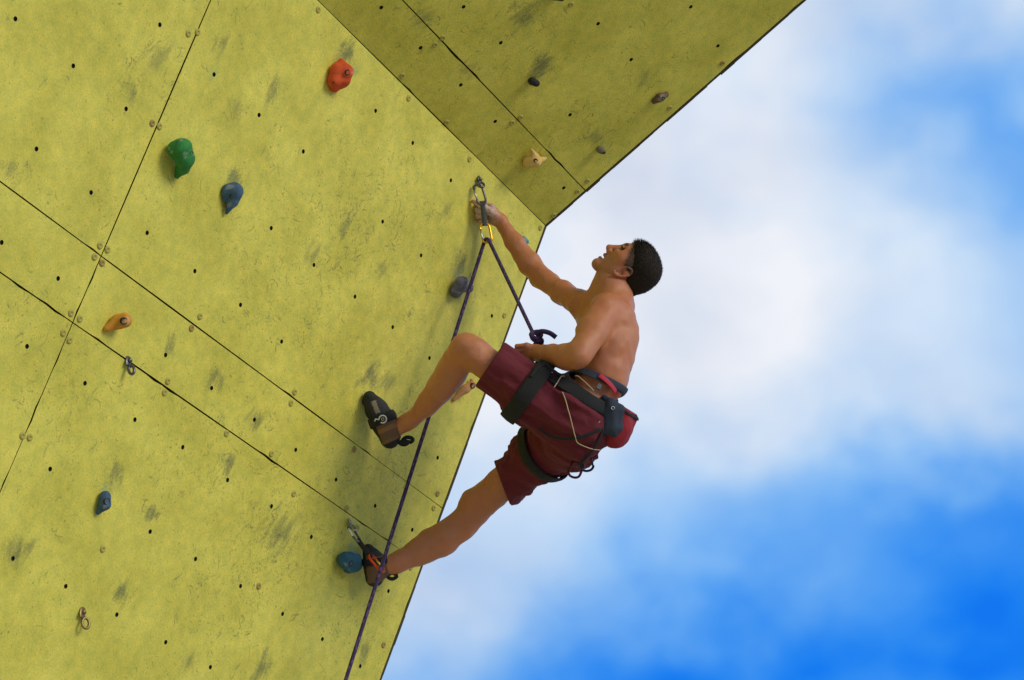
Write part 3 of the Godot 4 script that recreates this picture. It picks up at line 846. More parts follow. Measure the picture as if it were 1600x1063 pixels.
func bolt(owner_: Node3D, f: Field, p: Vector3, axis: Vector3, r: float) -> void:
	var at := f.snap(p, -0.0015)
	axis = (axis + f.grad(at) * 1.2).normalized()
	var st := new_st()
	lathe(st, at, axis, [Vector2(r * 0.86, 0.0008), Vector2(r * 0.62, 0.0016), Vector2(r * 0.5, -0.003), Vector2(0, -0.003)], 12)
	var b := part(owner_, "bolt", done(st), M.dark_steel)
	var rim := new_st()
	lathe(rim, at, axis, [Vector2(r * 0.84, 0.0012), Vector2(r, 0.0026), Vector2(r * 1.2, 0.0018), Vector2(r * 1.3, -0.006)], 14)
	part(owner_, "bolt_recess", done(rim), M.hole, b)


func holds() -> void:
	var n := 0
	for h in HOLDS:
		var axis: Vector3 = ROOF_OUT if h.roof else OUT
		var f := Field.new().rows(h.shape)
		f.planes = [[v3(h.base) - axis * 0.003, -axis, 0.002]]
		f.noise = FastNoiseLite.new()
		f.noise.seed = 40 + n
		f.noise.frequency = 16.0
		f.noise.fractal_octaves = 3
		f.amp = 0.003
		var t := thing("climbing_hold", v3(h.base), h.label, "climbing hold", "holds bolted to the climbing wall")
		var c := Color(h.colour[0], h.colour[1], h.colour[2])
		var d := Color(h.colour[3], h.colour[4], h.colour[5])
		var speck := FastNoiseLite.new()
		speck.seed = n
		speck.frequency = 45.0
		var st := new_st()
		nets(f, 0.004, st, func(p: Vector3) -> Color: return c.lerp(d, clampf(0.35 + speck.get_noise_3dv(p) * 1.1, 0.0, 1.0)).lerp(Color(0.62, 0.62, 0.58), clampf(speck.get_noise_3dv(p * 0.45 + Vector3(7, 3, 1)) * 2.2 - 0.6, 0.0, 0.28)))
		var m := bump(vmat(0.72), 0.2, 5.0, 22.0, 60)
		part(t, "grip", st, m)
		for b in h.bolts:
			bolt(t, f, v3(b), axis, b[3])
		n += 1


# ---------------------------------------------------------------- metalwork, slings, rope
func hanger(at: Vector3, label: String, m: Material, drop: Vector3, lean: float, eye := 0.013, group := "bolt hangers on the climbing wall") -> Node3D:
	var t := thing("bolt_hanger", at, label, "hanger", group)
	var st := new_st()
	# plate against the wall
	var side := OUT.cross(drop).normalized()
	sweep(st, [at - drop * 0.018 + OUT * 0.004, at + OUT * 0.004, at + drop * 0.016 + OUT * 0.005], 0.014, 0.003, OUT, 10)
	part(t, "plate", done(st), m)
	var ring := []
	var out_dir := (OUT * cos(lean) + side * sin(lean)).normalized()
	for i in 18:
		var an := TAU * i / 18
		ring.append(at + drop * (0.012 + eye * 1.35 + sin(an) * eye * 1.45) + out_dir * (0.006 + eye * 0.9 + cos(an) * eye))
	var e := new_st()
	sweep(e, ring, 0.0046, 0.0046, drop.cross(out_dir), 8, true)
	part(t, "eye", done(e), m)
	var b := new_st()
	lathe(b, at - drop * 0.004 + OUT * 0.006, OUT, [Vector2(0, 0.009), Vector2(0.006, 0.009), Vector2(0.0075, 0.007), Vector2(0.0075, 0.0)], 6)
	part(t, "bolt", done(b), m)
	return t


func carabiner(parent: Node3D, called: String, a: Vector3, b: Vector3, side: Vector3, width: float, rod: float, m: Material, gate: Material) -> void:
	# a to b: its long axis; side: direction of the gate
	var l := (b - a).length()
	var y := (b - a) / l
	side = (side - y * side.dot(y)).normalized()
	var pts := [a + side * width * 0.42 + y * l * 0.17, a + side * width * 0.25 + y * l * 0.03, a - side * width * 0.2 + y * 0.0, a - side * width * 0.5 + y * l * 0.10, a - side * width * 0.5 + y * l * 0.5, a - side * width * 0.42 + y * l * 0.86, a - side * width * 0.12 + y * l, a + side * width * 0.28 + y * l * 0.97, a + side * width * 0.5 + y * l * 0.80, a + side * width * 0.5 + y * l * 0.70]
	var path := spline(pts, 5)
	var st := new_st()
	var nn := y.cross(side)
	sweep(st, path, rod, rod, nn, 8)
	var c := part(parent, called, done(st), m)
	var g := new_st()
	sweep(g, [a + side * width * 0.43 + y * l * 0.16, a + side * width * 0.5 + y * l * 0.72], rod * 0.72, rod * 0.72, nn, 8)
	part(parent, "gate", done(g), gate, c)


func pts(list: Array) -> Array:
	var out := []
	for p in list:
		out.append(v3(p))
	return out


func hardware() -> void:
	var q := pts(TOP_DRAW)
	hanger(q[0], "dark steel bolt hanger under the roof corner, carrying the quickdraw being gripped", M.dark_steel, (q[1] - q[0]).normalized(), 0.3)
	var t := thing("quickdraw", q[1], "quickdraw with gold lower carabiner held in the climber's raised hand", "quickdraw", "quickdraws hanging on the wall")
	var side := -RIGHT
	carabiner(t, "carabiner", q[1], q[2], side, 0.031, 0.0042, M.dark_steel, M.steel)
	var s := new_st()
	sweep(s, spline([q[2] - (q[2] - q[1]).normalized() * 0.012, q[2].lerp(q[3], 0.5), q[3] + (q[4] - q[3]).normalized() * 0.010], 6), 0.0095, 0.004, -AHEAD, 8)
	part(t, "sling", done(s), M.web_grey)
	carabiner(t, "carabiner", q[4], q[3], side, 0.034, 0.0042, M.gold, M.steel)

	q = pts(LOW_DRAW)
	hanger(q[0], "steel bolt hanger on the lower panel seam above the climber's trailing foot", M.steel, (q[1] - q[0]).normalized(), 0.3)
	t = thing("quickdraw", q[1], "quickdraw with red lower carabiner clipped beside the climber's lower shoe", "quickdraw", "quickdraws hanging on the wall")
	carabiner(t, "carabiner", q[1], q[2], (RIGHT * -0.4 - AHEAD).normalized(), 0.030, 0.0042, M.dark_steel, M.white)
	s = new_st()
	sweep(s, spline([q[2] - (q[2] - q[1]).normalized() * 0.012, q[2].lerp(q[3], 0.5), q[3] + (q[4] - q[3]).normalized() * 0.010], 6), 0.0085, 0.004, -AHEAD, 8)
	part(t, "sling", done(s), M.web)
	carabiner(t, "carabiner", q[4], q[3], (RIGHT * 0.5 + AHEAD).normalized(), 0.032, 0.0045, M.red_metal, M.gold)

	hanger(v3(HANGERS[0]), "empty dark steel hanger on the seam below the amber hold", M.dark_steel, Vector3(0.05, -1, 0).normalized(), 0.2, 0.010)
	hanger(v3(HANGERS[1]), "empty brass coloured hanger on the lowest plain panel", M.brass, Vector3(0.0, -1, 0).normalized(), 0.9, 0.011)

	# climbing rope: down from the gold carabiner to the belayer, and over to the tie-in knot
	var up: Array = pts(ROPE_DOWN)
	var path := []
	var n := 520
	for i in n + 1:
		path.append(up[0].lerp(up[1], float(i) / n))
	var bend: Array = spline(pts(ROPE_BEND), 8)
	var tie := pts(ROPE_TIE)
	var whole := []
	path.reverse()
	whole.append_array(path)
	whole.append_array(bend.slice(1))
	for i in range(1, 91):
		whole.append(tie[0].lerp(tie[1], i / 90.0))
	var rope := thing("climbing_rope", whole[0], "purple climbing rope running through gold carabiner from climber's waist knot down", "rope")
	var st := new_st()
	var dark := Color(0.042, 0.022, 0.085)
	var pale := Color(0.11, 0.07, 0.17)
	var kern := func(i: int, s2: int) -> Color:
		return pale if (i + s2 * 2) % 7 == 0 or (i * 3 + s2 * 5) % 11 == 0 else dark
	sweep(st, whole, 0.0066, 0.0066, -AHEAD, 8, false, kern)
	part(rope, "strand", done(st), M.rope)
	var k := new_st()
	var kp := spline(pts(KNOT), 7)
	sweep(k, kp, 0.0078, 0.0078, Vector3(0.1, 0.3, 1).normalized(), 9, false, func(i: int, s2: int) -> Color: return dark if (i + s2) % 5 else dark.lerp(pale, 0.4))
	part(rope, "figure_eight_knot", done(k), M.rope)
	var tl := new_st()
	sweep(tl, spline(pts(TAIL), 8), 0.0085, 0.0085, -AHEAD, 9, false, func(_i: int, _s: int) -> Color: return dark)
	part(rope, "tail", done(tl), M.rope)


# ---------------------------------------------------------------- the climber
func head_at(fwd: float, up: float, lat: float) -> Vector3:
	return HEAD + HEAD_FWD * fwd + HEAD_UP * up + HEAD_LEFT * lat


func hcap(f: Field, a: Array, ra: float, b: Array, rb: float, k: float) -> void:
	f.add(head_at(a[0], a[1], a[2]), ra, head_at(b[0], b[1], b[2]), rb, k)


func head_field() -> Field:
	var f := Field.new()
	hcap(f, [-0.032, 0.024, 0.012], 0.066, [-0.032, 0.024, -0.012], 0.066, 0.02)
	hcap(f, [0.008, 0.030, 0.012], 0.056, [0.008, 0.030, -0.012], 0.056, 0.03)
	for s in [1.0, -1.0]:
		hcap(f, [0.026, -0.012, 0.022 * s], 0.042, [0.022, -0.04, 0.020 * s], 0.038, 0.03)
		hcap(f, [0.052, -0.090, 0.008 * s], 0.019, [-0.010, -0.056, 0.048 * s], 0.019, 0.025)
		hcap(f, [0.060, 0.021, 0.008 * s], 0.0125, [0.050, 0.020, 0.040 * s], 0.012, 0.012)
		hcap(f, [0.050, -0.022, 0.034 * s], 0.018, [0.030, -0.018, 0.052 * s], 0.016, 0.02)
	hcap(f, [0.047, -0.058, 0.012], 0.0225, [0.047, -0.058, -0.012], 0.0225, 0.015)
	hcap(f, [0.0620, -0.097, 0.006], 0.0165, [0.0620, -0.097, -0.006], 0.0165, 0.010)
	hcap(f, [-0.01, -0.05, 0.0], 0.056, [-0.045, -0.045, 0.0], 0.050, 0.03)
	# nose
	hcap(f, [0.064, 0.012, 0.0], 0.0085, [0.0885, -0.0330, 0.0], 0.0098, 0.008)
	hcap(f, [0.0885, -0.0330, 0.0], 0.0095, [0.074, -0.044, 0.0], 0.008, 0.006)
	for s in [1.0, -1.0]:
		hcap(f, [0.076, -0.038, 0.010 * s], 0.0072, [0.070, -0.034, 0.013 * s], 0.006, 0.006)
	# eyes: sockets cut, lids and balls added by a second pass
	var cut := Field.new()
	for s in [1.0, -1.0]:
		hcap(cut, [0.080, 0.003, 0.024 * s], 0.0135, [0.070, 0.002, 0.046 * s], 0.013, 0.004)
	hcap(cut, [0.092, -0.0675, 0.016], 0.0062, [0.092, -0.0675, -0.016], 0.0062, 0.002)
	hcap(cut, [0.072, -0.0672, 0.018], 0.0056, [0.072, -0.0672, -0.018], 0.0056, 0.002)
	f.cuts = [cut]
	f.cut_k = 0.006
	return f


func head_more() -> Field:
	var f := Field.new()
	for s in [1.0, -1.0]:
		hcap(f, [0.0575, 0.0035, 0.030 * s], 0.0122, [0.0575, 0.0035, 0.032 * s], 0.0122, 0.004)
		hcap(f, [0.0715, 0.0085, 0.024 * s], 0.0042, [0.0665, 0.0075, 0.042 * s], 0.004, 0.004)
		# ear: helix, antihelix, lobe, on a tilted ellipse
		var c := Vector3(-0.006, -0.036, 0.0700 * s)
		var ring := []
		for i in 11:
			var an := -2.2 + 4.6 * i / 10.0
			var e := 0.030 * sin(an + 0.4)
			var g := -0.017 * cos(an + 0.4)
			ring.append([c.x + g * 0.90 - e * 0.45, c.y + e * 0.90 - g * -0.30, c.z + 0.006 * s * (1.0 - 0.4 * cos(an))])
		for i in 10:
			hcap(f, ring[i], 0.0042, ring[i + 1], 0.0042, 0.003)
		hcap(f, [c.x + 0.004, c.y - 0.020, c.z - 0.004 * s], 0.0075, [c.x - 0.002, c.y - 0.024, c.z], 0.006, 0.006)
		hcap(f, [c.x - 0.008, c.y + 0.006, c.z - 0.006 * s], 0.012, [c.x - 0.012, c.y + 0.012, c.z - 0.006 * s], 0.011, 0.006)
		hcap(f, [c.x + 0.008, c.y - 0.004, c.z - 0.001 * s], 0.0045, [c.x + 0.004, c.y - 0.012, c.z - 0.001 * s], 0.004, 0.004)
	# lips
	hcap(f, [0.0680, -0.0590, 0.012], 0.0052, [0.0735, -0.0575, 0.0], 0.0060, 0.004)
	hcap(f, [0.0680, -0.0590, -0.012], 0.0052, [0.0735, -0.0575, 0.0], 0.0060, 0.004)
	hcap(f, [0.0650, -0.0755, 0.012], 0.0056, [0.0725, -0.0775, 0.0], 0.0062, 0.004)
	hcap(f, [0.0650, -0.0755, -0.012], 0.0056, [0.0725, -0.0775, 0.0], 0.0062, 0.004)
	return f


func join(a: Field, b: Field) -> Field:
	var f := Field.new()
	for s: Field in [a, b]:
		for i in s.a.size():
			f.add(s.a[i], s.ra[i], s.a[i] + s.ba[i], s.ra[i] + s.dr[i], s.kk[i])
	return f


func skin_colour(p: Vector3) -> Color:
	var c := Color(0.52, 0.208, 0.094)
	var n := skin_noise.get_noise_3dv(p * 9.0) * 0.5 + skin_noise.get_noise_3dv(p * 60.0) * 0.35
	c = c.lerp(Color(0.52, 0.172, 0.082), clampf(0.4 + n, 0.0, 1.0))
	var h := p - HEAD
	if h.length() < 0.22:
		var q := Vector3(h.dot(HEAD_FWD), h.dot(HEAD_UP), h.dot(HEAD_LEFT))
		var lat := absf(q.z)
		# lips
		if q.x > 0.058 and q.y < -0.052 and q.y > -0.083 and lat < 0.022:
			c = c.lerp(Color(0.36, 0.10, 0.085), 0.75 * smoothstep(0.058, 0.066, q.x))
		if q.x > 0.040 and absf(q.y + 0.0672) < 0.0058 and q.x < 0.0705 and lat < 0.02:
			c = Color(0.07, 0.02, 0.018)
		# eyebrows, lashes
		if q.x > 0.04 and absf(q.y - 0.0225 - (lat - 0.025) * 0.05) < 0.0050 and lat > 0.008 and lat < 0.047:
			c = Color(0.035, 0.02, 0.012)
		if q.x > 0.050 and absf(q.y - 0.0035) < 0.006 and lat > 0.019 and lat < 0.045:
			c = Color(0.045, 0.03, 0.022)
		# shaved beard
		if q.y < -0.045 and q.y > -0.115 and q.x > -0.02:
			c = c.lerp(Color(0.25, 0.15, 0.10), 0.22 + 0.15 * skin_noise.get_noise_3dv(p * 150.0))
		# ear blush
		if lat > 0.066 and absf(q.y + 0.036) < 0.04 and absf(q.x + 0.006) < 0.035:
			c = c.lerp(Color(0.52, 0.16, 0.10), 0.5)
		# clipped hair thinning out at the temple
		var past := (q.x - 0.060) * 0.79 - (q.y - 0.052) * 0.61
		if past < 0.016 and q.y > -0.022 and lat > 0.03:
			c = c.lerp(Color(0.06, 0.045, 0.035), clampf((0.016 - past) / 0.016 * 0.9 + 0.5 * skin_noise.get_noise_3dv(p * 130.0), 0.0, 0.85))
	var dr := p.distance_to(CHALK_AT)
	if dr < 0.075:
		var chalk := clampf((0.07 - dr) * 22.0, 0.0, 1.0) * clampf(0.8 + 1.2 * skin_noise.get_noise_3dv(p * 70.0), 0.0, 1.0)
		c = c.lerp(Color(0.62, 0.60, 0.60), chalk * 0.8)
	return c


func band(st: SurfaceTool, f: Field, c: Vector3, axis: Vector3, wide: float, thick: float, off := 0.002, from := 0.0, to := TAU, most := 0.34) -> void:
	# a strap round a limb or the waist, fitted to the shape
	var x := axis.cross(AHEAD).normalized()
	var y := axis.cross(x).normalized()
	var n := 56
	var full := to - from > TAU - 0.01
	var rad := []
	for i in n + (0 if full else 1):
		var an := from + (to - from) * i / n
		var d := x * cos(an) + y * sin(an)
		var row := []
		for e in [-1.0, 0.0, 1.0]:
			var o: Vector3 = c + axis * wide * e
			var ids := f.near_ids(o + d * 0.1, 0.3)
			var lo := 0.0
			var r := 0.01
			while r < most:
				if f.at(o + d * r, ids) < 0.0:
					lo = r
				elif lo > 0.0:
					break
				r += 0.004
			row.append(lo + 0.004)
		rad.append(row)
	var m := rad.size()
	var rings := []
	for i in m:
		var an := from + (to - from) * i / n
		var d := x * cos(an) + y * sin(an)
		var a := [0.0, 0.0, 0.0]
		var cnt := 0.0
		for j in range(-2, 3):
			var ii := posmod(i + j, m) if full else clampi(i + j, 0, m - 1)
			for e in 3:
				a[e] += rad[ii][e]
			cnt += 1.0
		for e in 3:
			a[e] = a[e] / cnt + off
		var ring := []
		ring.append(c - axis * wide + d * (a[0] - thick * 0.4))
		ring.append(c - axis * wide + d * (a[0] + thick * 0.6))
		ring.append(c - axis * wide * 0.75 + d * (lerpf(a[0], a[1], 0.25) + thick))
		ring.append(c + d * (a[1] + thick * 1.1))
		ring.append(c + axis * wide * 0.75 + d * (lerpf(a[2], a[1], 0.25) + thick))
		ring.append(c + axis * wide + d * (a[2] + thick * 0.6))
		ring.append(c + axis * wide + d * (a[2] - thick * 0.4))
		rings.append(ring)
	st.set_smooth_group(1)
	for i in (m if full else m - 1):
		var j := (i + 1) % m
		for s in 6:
			quad(st, rings[i][s], rings[i][s + 1], rings[j][s + 1], rings[j][s])


func laid(f: Field, list: Array, off: float, per := 6) -> Array:
	var path := spline(pts(list), per)
	var out := []
	var nor := []
	for p in path:
		var q := f.snap(p, off)
		out.append(q)
		nor.append(f.grad(q))
	return [out, nor]


func climber() -> void:
	skin_noise.seed = 3
	skin_noise.frequency = 1.0
	skin_noise.fractal_octaves = 3
	var body_f := Field.new().rows(BODY)
	body_f.noise = FastNoiseLite.new()
	body_f.noise.seed = 14
	body_f.noise.frequency = 13.0
	body_f.noise.fractal_octaves = 2
	body_f.amp = 0.006
	var base := v3(BODY[3])
	var man := thing("person", base, "shirtless climber in dark red shorts and harness reaching up the yellow wall", "person")
	var st := new_st()
	var paint := func(p: Vector3) -> Color: return skin_colour(p)
	nets(body_f, 0.008, st, paint)
	nets(Field.new().rows(HAND_R), 0.0028, st, paint)
	nets(Field.new().rows(HAND_L), 0.0028, st, paint)
	var hf := head_field()
	nets(hf, 0.0032, st, paint)
	nets(head_more(), 0.0020, st, paint)
	var body := part(man, "body", st, M.skin)
	print("body ", Time.get_ticks_msec())

	# hair: a close cap and short standing strands
	var cap := Field.new()
	hcap(cap, [-0.034, 0.026, 0.012], 0.0690, [-0.034, 0.026, -0.012], 0.0690, 0.02)
	hcap(cap, [0.006, 0.036, 0.012], 0.0585, [0.006, 0.036, -0.012], 0.0585, 0.03)
	hcap(cap, [-0.05, -0.02, 0.012], 0.052, [-0.058, -0.045, -0.0], 0.040, 0.03)
	var hn := FastNoiseLite.new()
	hn.seed = 2
	hn.frequency = 110.0
	hn.fractal_octaves = 3
	cap.noise = hn
	cap.amp = 0.0012
	var n1 := (HEAD_FWD * 0.79 - HEAD_UP * 0.61).normalized()
	var n2 := (HEAD_FWD * 0.36 - HEAD_UP * 0.93).normalized()
	cap.planes = [[head_at(0.060, 0.052, 0), n1, 0.006], [head_at(0.012, -0.024, 0), n2, 0.01]]
	var hs := new_st()
	nets(cap, 0.0032, hs, func(p: Vector3) -> Color: return Color(0.017, 0.013, 0.011).lerp(Color(0.032, 0.023, 0.017), clampf(0.5 + hn.get_noise_3dv(p * 1.5), 0.0, 1.0)))
	var r2 := RandomNumberGenerator.new()
	r2.seed = 12
	var made := 0
	while made < 16000:
		var d := Vector3(r2.randfn(), r2.randfn(), r2.randfn()).normalized()
		made += 1
		var start := head_at(-0.02, 0.02, 0.0) + d * 0.085
		var past := maxf((start - cap.planes[0][0]).dot(cap.planes[0][1]), (start - cap.planes[1][0]).dot(cap.planes[1][1]))
		if past > -0.003:
			# thinning stubble beyond the hairline, on the skin
			var sp := hf.snap(start, 0.0)
			past = maxf((sp - cap.planes[0][0]).dot(cap.planes[0][1]), (sp - cap.planes[1][0]).dot(cap.planes[1][1]))
			if r2.randf() > past / 0.011:
				var g2 := hf.grad(sp)
				var d2 := (g2 * 0.6 + HEAD_FWD * 0.3 + Vector3(r2.randfn(), r2.randfn(), r2.randfn()) * 0.4).normalized()
				var s2 := d2.cross(Vector3(r2.randfn(), r2.randfn(), r2.randfn())).normalized() * 0.0005
				hs.set_color(Color(0.022, 0.016, 0.012))
				for v in [sp - s2, sp + d2 * r2.randf_range(0.002, 0.006), sp + s2]:
					hs.set_normal(g2)
					hs.add_vertex(v)
			continue
		var p := cap.snap(start, 0.0)
		var q := p - HEAD
		var upness := clampf((q.dot(HEAD_UP) + 0.01) / 0.08, 0.0, 1.0)
		var gdir := cap.grad(p)
		var front := clampf((q.dot(HEAD_FWD) - 0.01) / 0.05, 0.0, 1.0)
		var dir := (gdir * (0.22 + 0.8 * front) + HEAD_FWD * 0.8 * upness - HEAD_UP * 0.7 * (1.0 - upness) + Vector3(r2.randfn(), r2.randfn(), r2.randfn()) * 0.34).normalized()
		var l := (lerpf(0.003, 0.009, upness) + 0.006 * front) * r2.randf_range(0.6, 1.2)
		var side := dir.cross(Vector3(r2.randfn(), r2.randfn(), r2.randfn())).normalized() * 0.0005
		var tint := Color(0.018, 0.013, 0.010).lerp(Color(0.030, 0.021, 0.015), r2.randf() * r2.randf())
		hs.set_color(tint)
		for v in [p - side - gdir * 0.001, p + dir * l, p + side - gdir * 0.001]:
			hs.set_normal(gdir)
			hs.add_vertex(v)
	part(man, "hair", hs, M.hair)
	print("hair ", Time.get_ticks_msec())

	# shorts: loose cloth, open at the hems
	var sh := Field.new().rows(SHORTS)
	var cloth := Field.new().rows(SHORTS)
	for i in cloth.ra.size():
		cloth.ra[i] += 0.005
	cloth.noise = FastNoiseLite.new()
	cloth.noise.seed = 8
	cloth.noise.frequency = 15.0
	cloth.noise.fractal_octaves = 3
	cloth.amp = 0.019
	cloth.wave_to = Basis(CREASE * 0.25, CREASE.cross(AHEAD).normalized(), AHEAD)
	cloth.wave_to = cloth.wave_to.transposed()
	for i in 3:
		cloth.planes.append([v3(CUTS[i]), v3(CUTS[i], 3), 0.004])
	var hollow := Field.new().rows(HOLLOW)
	cloth.cuts = [hollow]
	var ss := new_st()
	nets(cloth, 0.006, ss)
	part(man, "shorts", ss, M.shorts)
	print("shorts ", Time.get_ticks_msec())

	# harness
	var smooth := join(body_f, sh)
	var fit := join(body_f, sh)
	for i in fit.ra.size():
		fit.ra[i] += 0.005
	fit.noise = cloth.noise
	fit.amp = cloth.amp
	fit.wave_to = cloth.wave_to
	var har_st := new_st()
	band(har_st, smooth, v3(BELT), v3(BELT, 3), 0.019, 0.007, 0.004)
	var har := part(man, "harness_belt", done(har_st), M.web)
	for l in [LOOP_L, LOOP_R]:
		var ls := new_st()
		band(ls, fit, v3(l), v3(l, 3), 0.028 if l == LOOP_L else 0.021, 0.0035, 0.008, 0.0, TAU, 0.112)
		part(man, "leg_loop", done(ls), M.web)
	var risers := [RISER_A, RISER_B, RISER_C]
	for r in risers:
		var rs := new_st()
		var pn := laid(smooth, r, 0.0155)
		sweep(rs, pn[0], 0.006, 0.002, pn[1], 8)
		part(man, "riser_strap", done(rs), M.web)
	var bl := new_st()
	sweep(bl, spline(pts(BELAY_LOOP), 6, true), 0.011, 0.004, -AHEAD, 8, true)
	part(man, "belay_loop", done(bl), M.web)
	for b in BUCKLES:
		var bk := new_st()
		var p := smooth.snap(v3(b), 0.014)
		var nn := smooth.grad(p)
		var along := nn.cross(BELT_AXIS).normalized()
		box(bk, p - along * 0.007 - BELT_AXIS * 0.009, along * 0.014, BELT_AXIS * 0.018, nn * 0.004)
		part(man, "buckle", done(bk), M.dark_steel)
	for g in [GEAR_A, GEAR_B, GEAR_C]:
		var gs := new_st()
		var pn := laid(smooth, g, 0.0165)
		sweep(gs, pn[0], 0.0016, 0.0016, pn[1], 6)
		part(man, "cord", done(gs), M.cord)
	# chalk belt with its red webbing
	var cb := new_st()
	band(cb, smooth, v3(CHALK_BELT), v3(CHALK_BELT, 3), 0.013, 0.004, 0.004)
	part(man, "chalk_belt", done(cb), M.navy)
	var rb := new_st()
	var rp := laid(smooth, RED_STRIPE, 0.012)
	sweep(rb, rp[0], 0.010, 0.002, rp[1], 8)
	part(man, "belt_stripe", done(rb), M.belt_red)

	shoe(man, SHOE_L, v3(FOOT_L), v3(FOOT_L, 3), body_f, true)
	shoe(man, SHOE_R, v3(FOOT_R), v3(FOOT_R, 3), body_f, false)
	bag(fit)
	# carabiners on the gear loop
	var names := [["small wine red carabiner hanging below the seat of the climber's shorts", M.wine_metal], ["small navy carabiner hanging from the climber's harness below the chalk bag", M.navy_metal]]
	for i in 2:
		var cp := pts(CLIPS[i])
		var t := thing("carabiner", cp[0], names[i][0], "carabiner", "carabiners on the harness")
		carabiner(t, "frame", cp[0], cp[1], RIGHT * (1 if i else -1), 0.040, 0.0042, names[i][1], names[i][1])


func shoe(man: Node3D, rows: Array, heel: Vector3, toe: Vector3, body_f: Field, left: bool) -> void:
	var f := Field.new().rows(rows)
	var axis := (toe - heel).normalized()
	var lift := (RIGHT - axis * RIGHT.dot(axis)).normalized()
	var length := toe.distance_to(heel)
	f.planes = [[v3(SHOE_CUTS[0 if left else 1]), v3(SHOE_CUTS[0 if left else 1], 3), 0.004]]
	var rubber := Color(0.012, 0.012, 0.014)
	var suede := Color(0.15, 0.085, 0.045)
	var tan_c := Color(0.27, 0.22, 0.16)
	var stripe := Color(0.28, 0.13, 0.05)
	var pick := func(p: Vector3) -> Color:
		var h := (p - heel).dot(axis) / length
		var v := (p - heel).dot(lift)
		if h > 0.86 or v < -0.018 + 0.012 * h or h < 0.06:
			return rubber
		if left:
			if h > 0.62 and v > 0.004 and v < 0.020:
				return tan_c
			if h > 0.55:
				return rubber.lerp(Color(0.03, 0.03, 0.032), 0.6)
			if h > 0.26 and h < 0.34:
				return stripe
			return suede if h > 0.12 else Color(0.20, 0.10, 0.04)
		if h > 0.72 and v > 0.0:
			return Color(0.03, 0.028, 0.026)
		return suede
	var st := new_st()
	nets(f, 0.0036, st, pick)
	var s := part(man, "shoe", st, M.shoe)
	var bs := new_st()
	var sc: Vector3 = heel + axis * length * (0.50 if left else 0.60) + lift * 0.012
	band(bs, f, sc, axis, 0.017 if left else 0.011, 0.003, 0.001)
	part(man, "strap", done(bs), M.web, s)
	if left:
		# the round swirl printed on the strap
		var c := f.snap(sc + lift * 0.008 - AHEAD * 0.06, 0.010)
		var nn := (f.grad(c) - AHEAD * 0.5).normalized()
		var ex := nn.cross(axis).normalized()
		var ey := axis
		var sw := []
		for i in 22:
			var an := -0.6 - TAU * 0.86 * i / 21.0
			sw.append(c + ex * cos(an) * 0.0125 + ey * sin(an) * 0.0125)
		sw.append(c + ex * 0.022 + ey * 0.010)
		sw.append(c + ex * 0.028 + ey * 0.004)
		var em := new_st()
		sweep(em, sw, 0.0024, 0.0012, nn, 6)
		part(man, "swirl_emblem", done(em), M.white, s)
		var inner := []
		for i in 12:
			var an := TAU * i / 12.0
			inner.append(c + ex * cos(an) * 0.0045 + ey * sin(an) * 0.0045)
		var im := new_st()
		sweep(im, inner, 0.0013, 0.001, nn, 6, true)
		part(man, "swirl_emblem", done(im), M.cord, s)
	for tb in (TABS_L if left else TABS_R):
		var ts := new_st()
		sweep(ts, spline(pts(tb), 6, true), 0.0065, 0.0022, -AHEAD, 8, true)
		part(man, "pull_tab", done(ts), M.web, s)


func bag(_fit: Field) -> void:
	var f := Field.new().rows(BAG)
	f.noise = FastNoiseLite.new()
	f.noise.seed = 6
	f.noise.frequency = 14.0
	f.amp = 0.006
	f.planes = [[v3(BAG_RIM), v3(BAG_RIM, 3), 0.004]]
	var t := thing("chalk_bag", v3(BAG[0]), "red chalk bag with navy pocket hanging at the small of climber's back", "chalk bag")
	var st := new_st()
	nets(f, 0.0045, st)
	part(t, "bag_body", st, M.bag_red)
	var p := Field.new().rows(BAG_POCKET)
	p.noise = f.noise
	p.amp = 0.004
	var ps := new_st()
	nets(p, 0.0045, ps)
	var pocket := part(t, "pocket", ps, M.navy)
	var g := new_st()
	var gp := p.snap(v3(GROMMET), 0.001)
	var ring := []
	var nn := p.grad(gp)
	var ex := nn.cross(Vector3.UP).normalized()
	var ey := nn.cross(ex)
	for i in 14:
		ring.append(gp + ex * cos(TAU * i / 14) * 0.0052 + ey * sin(TAU * i / 14) * 0.0052)
	sweep(g, ring, 0.0016, 0.0016, nn, 6, true)
	part(t, "grommet", done(g), M.steel, pocket)
	var rim := new_st()
	band(rim, f, v3(BAG_RIM) - v3(BAG_RIM, 3) * 0.008, v3(BAG_RIM, 3), 0.008, 0.003, 0.0)
	part(t, "rim", done(rim), M.web)
	var tg := new_st()
	lathe(tg, v3(TOGGLE), -AHEAD, [Vector2(0, 0.010), Vector2(0.006, 0.008), Vector2(0.008, 0.0), Vector2(0.006, -0.008), Vector2(0, -0.010)], 10)
	part(t, "toggle", done(tg), M.steel)


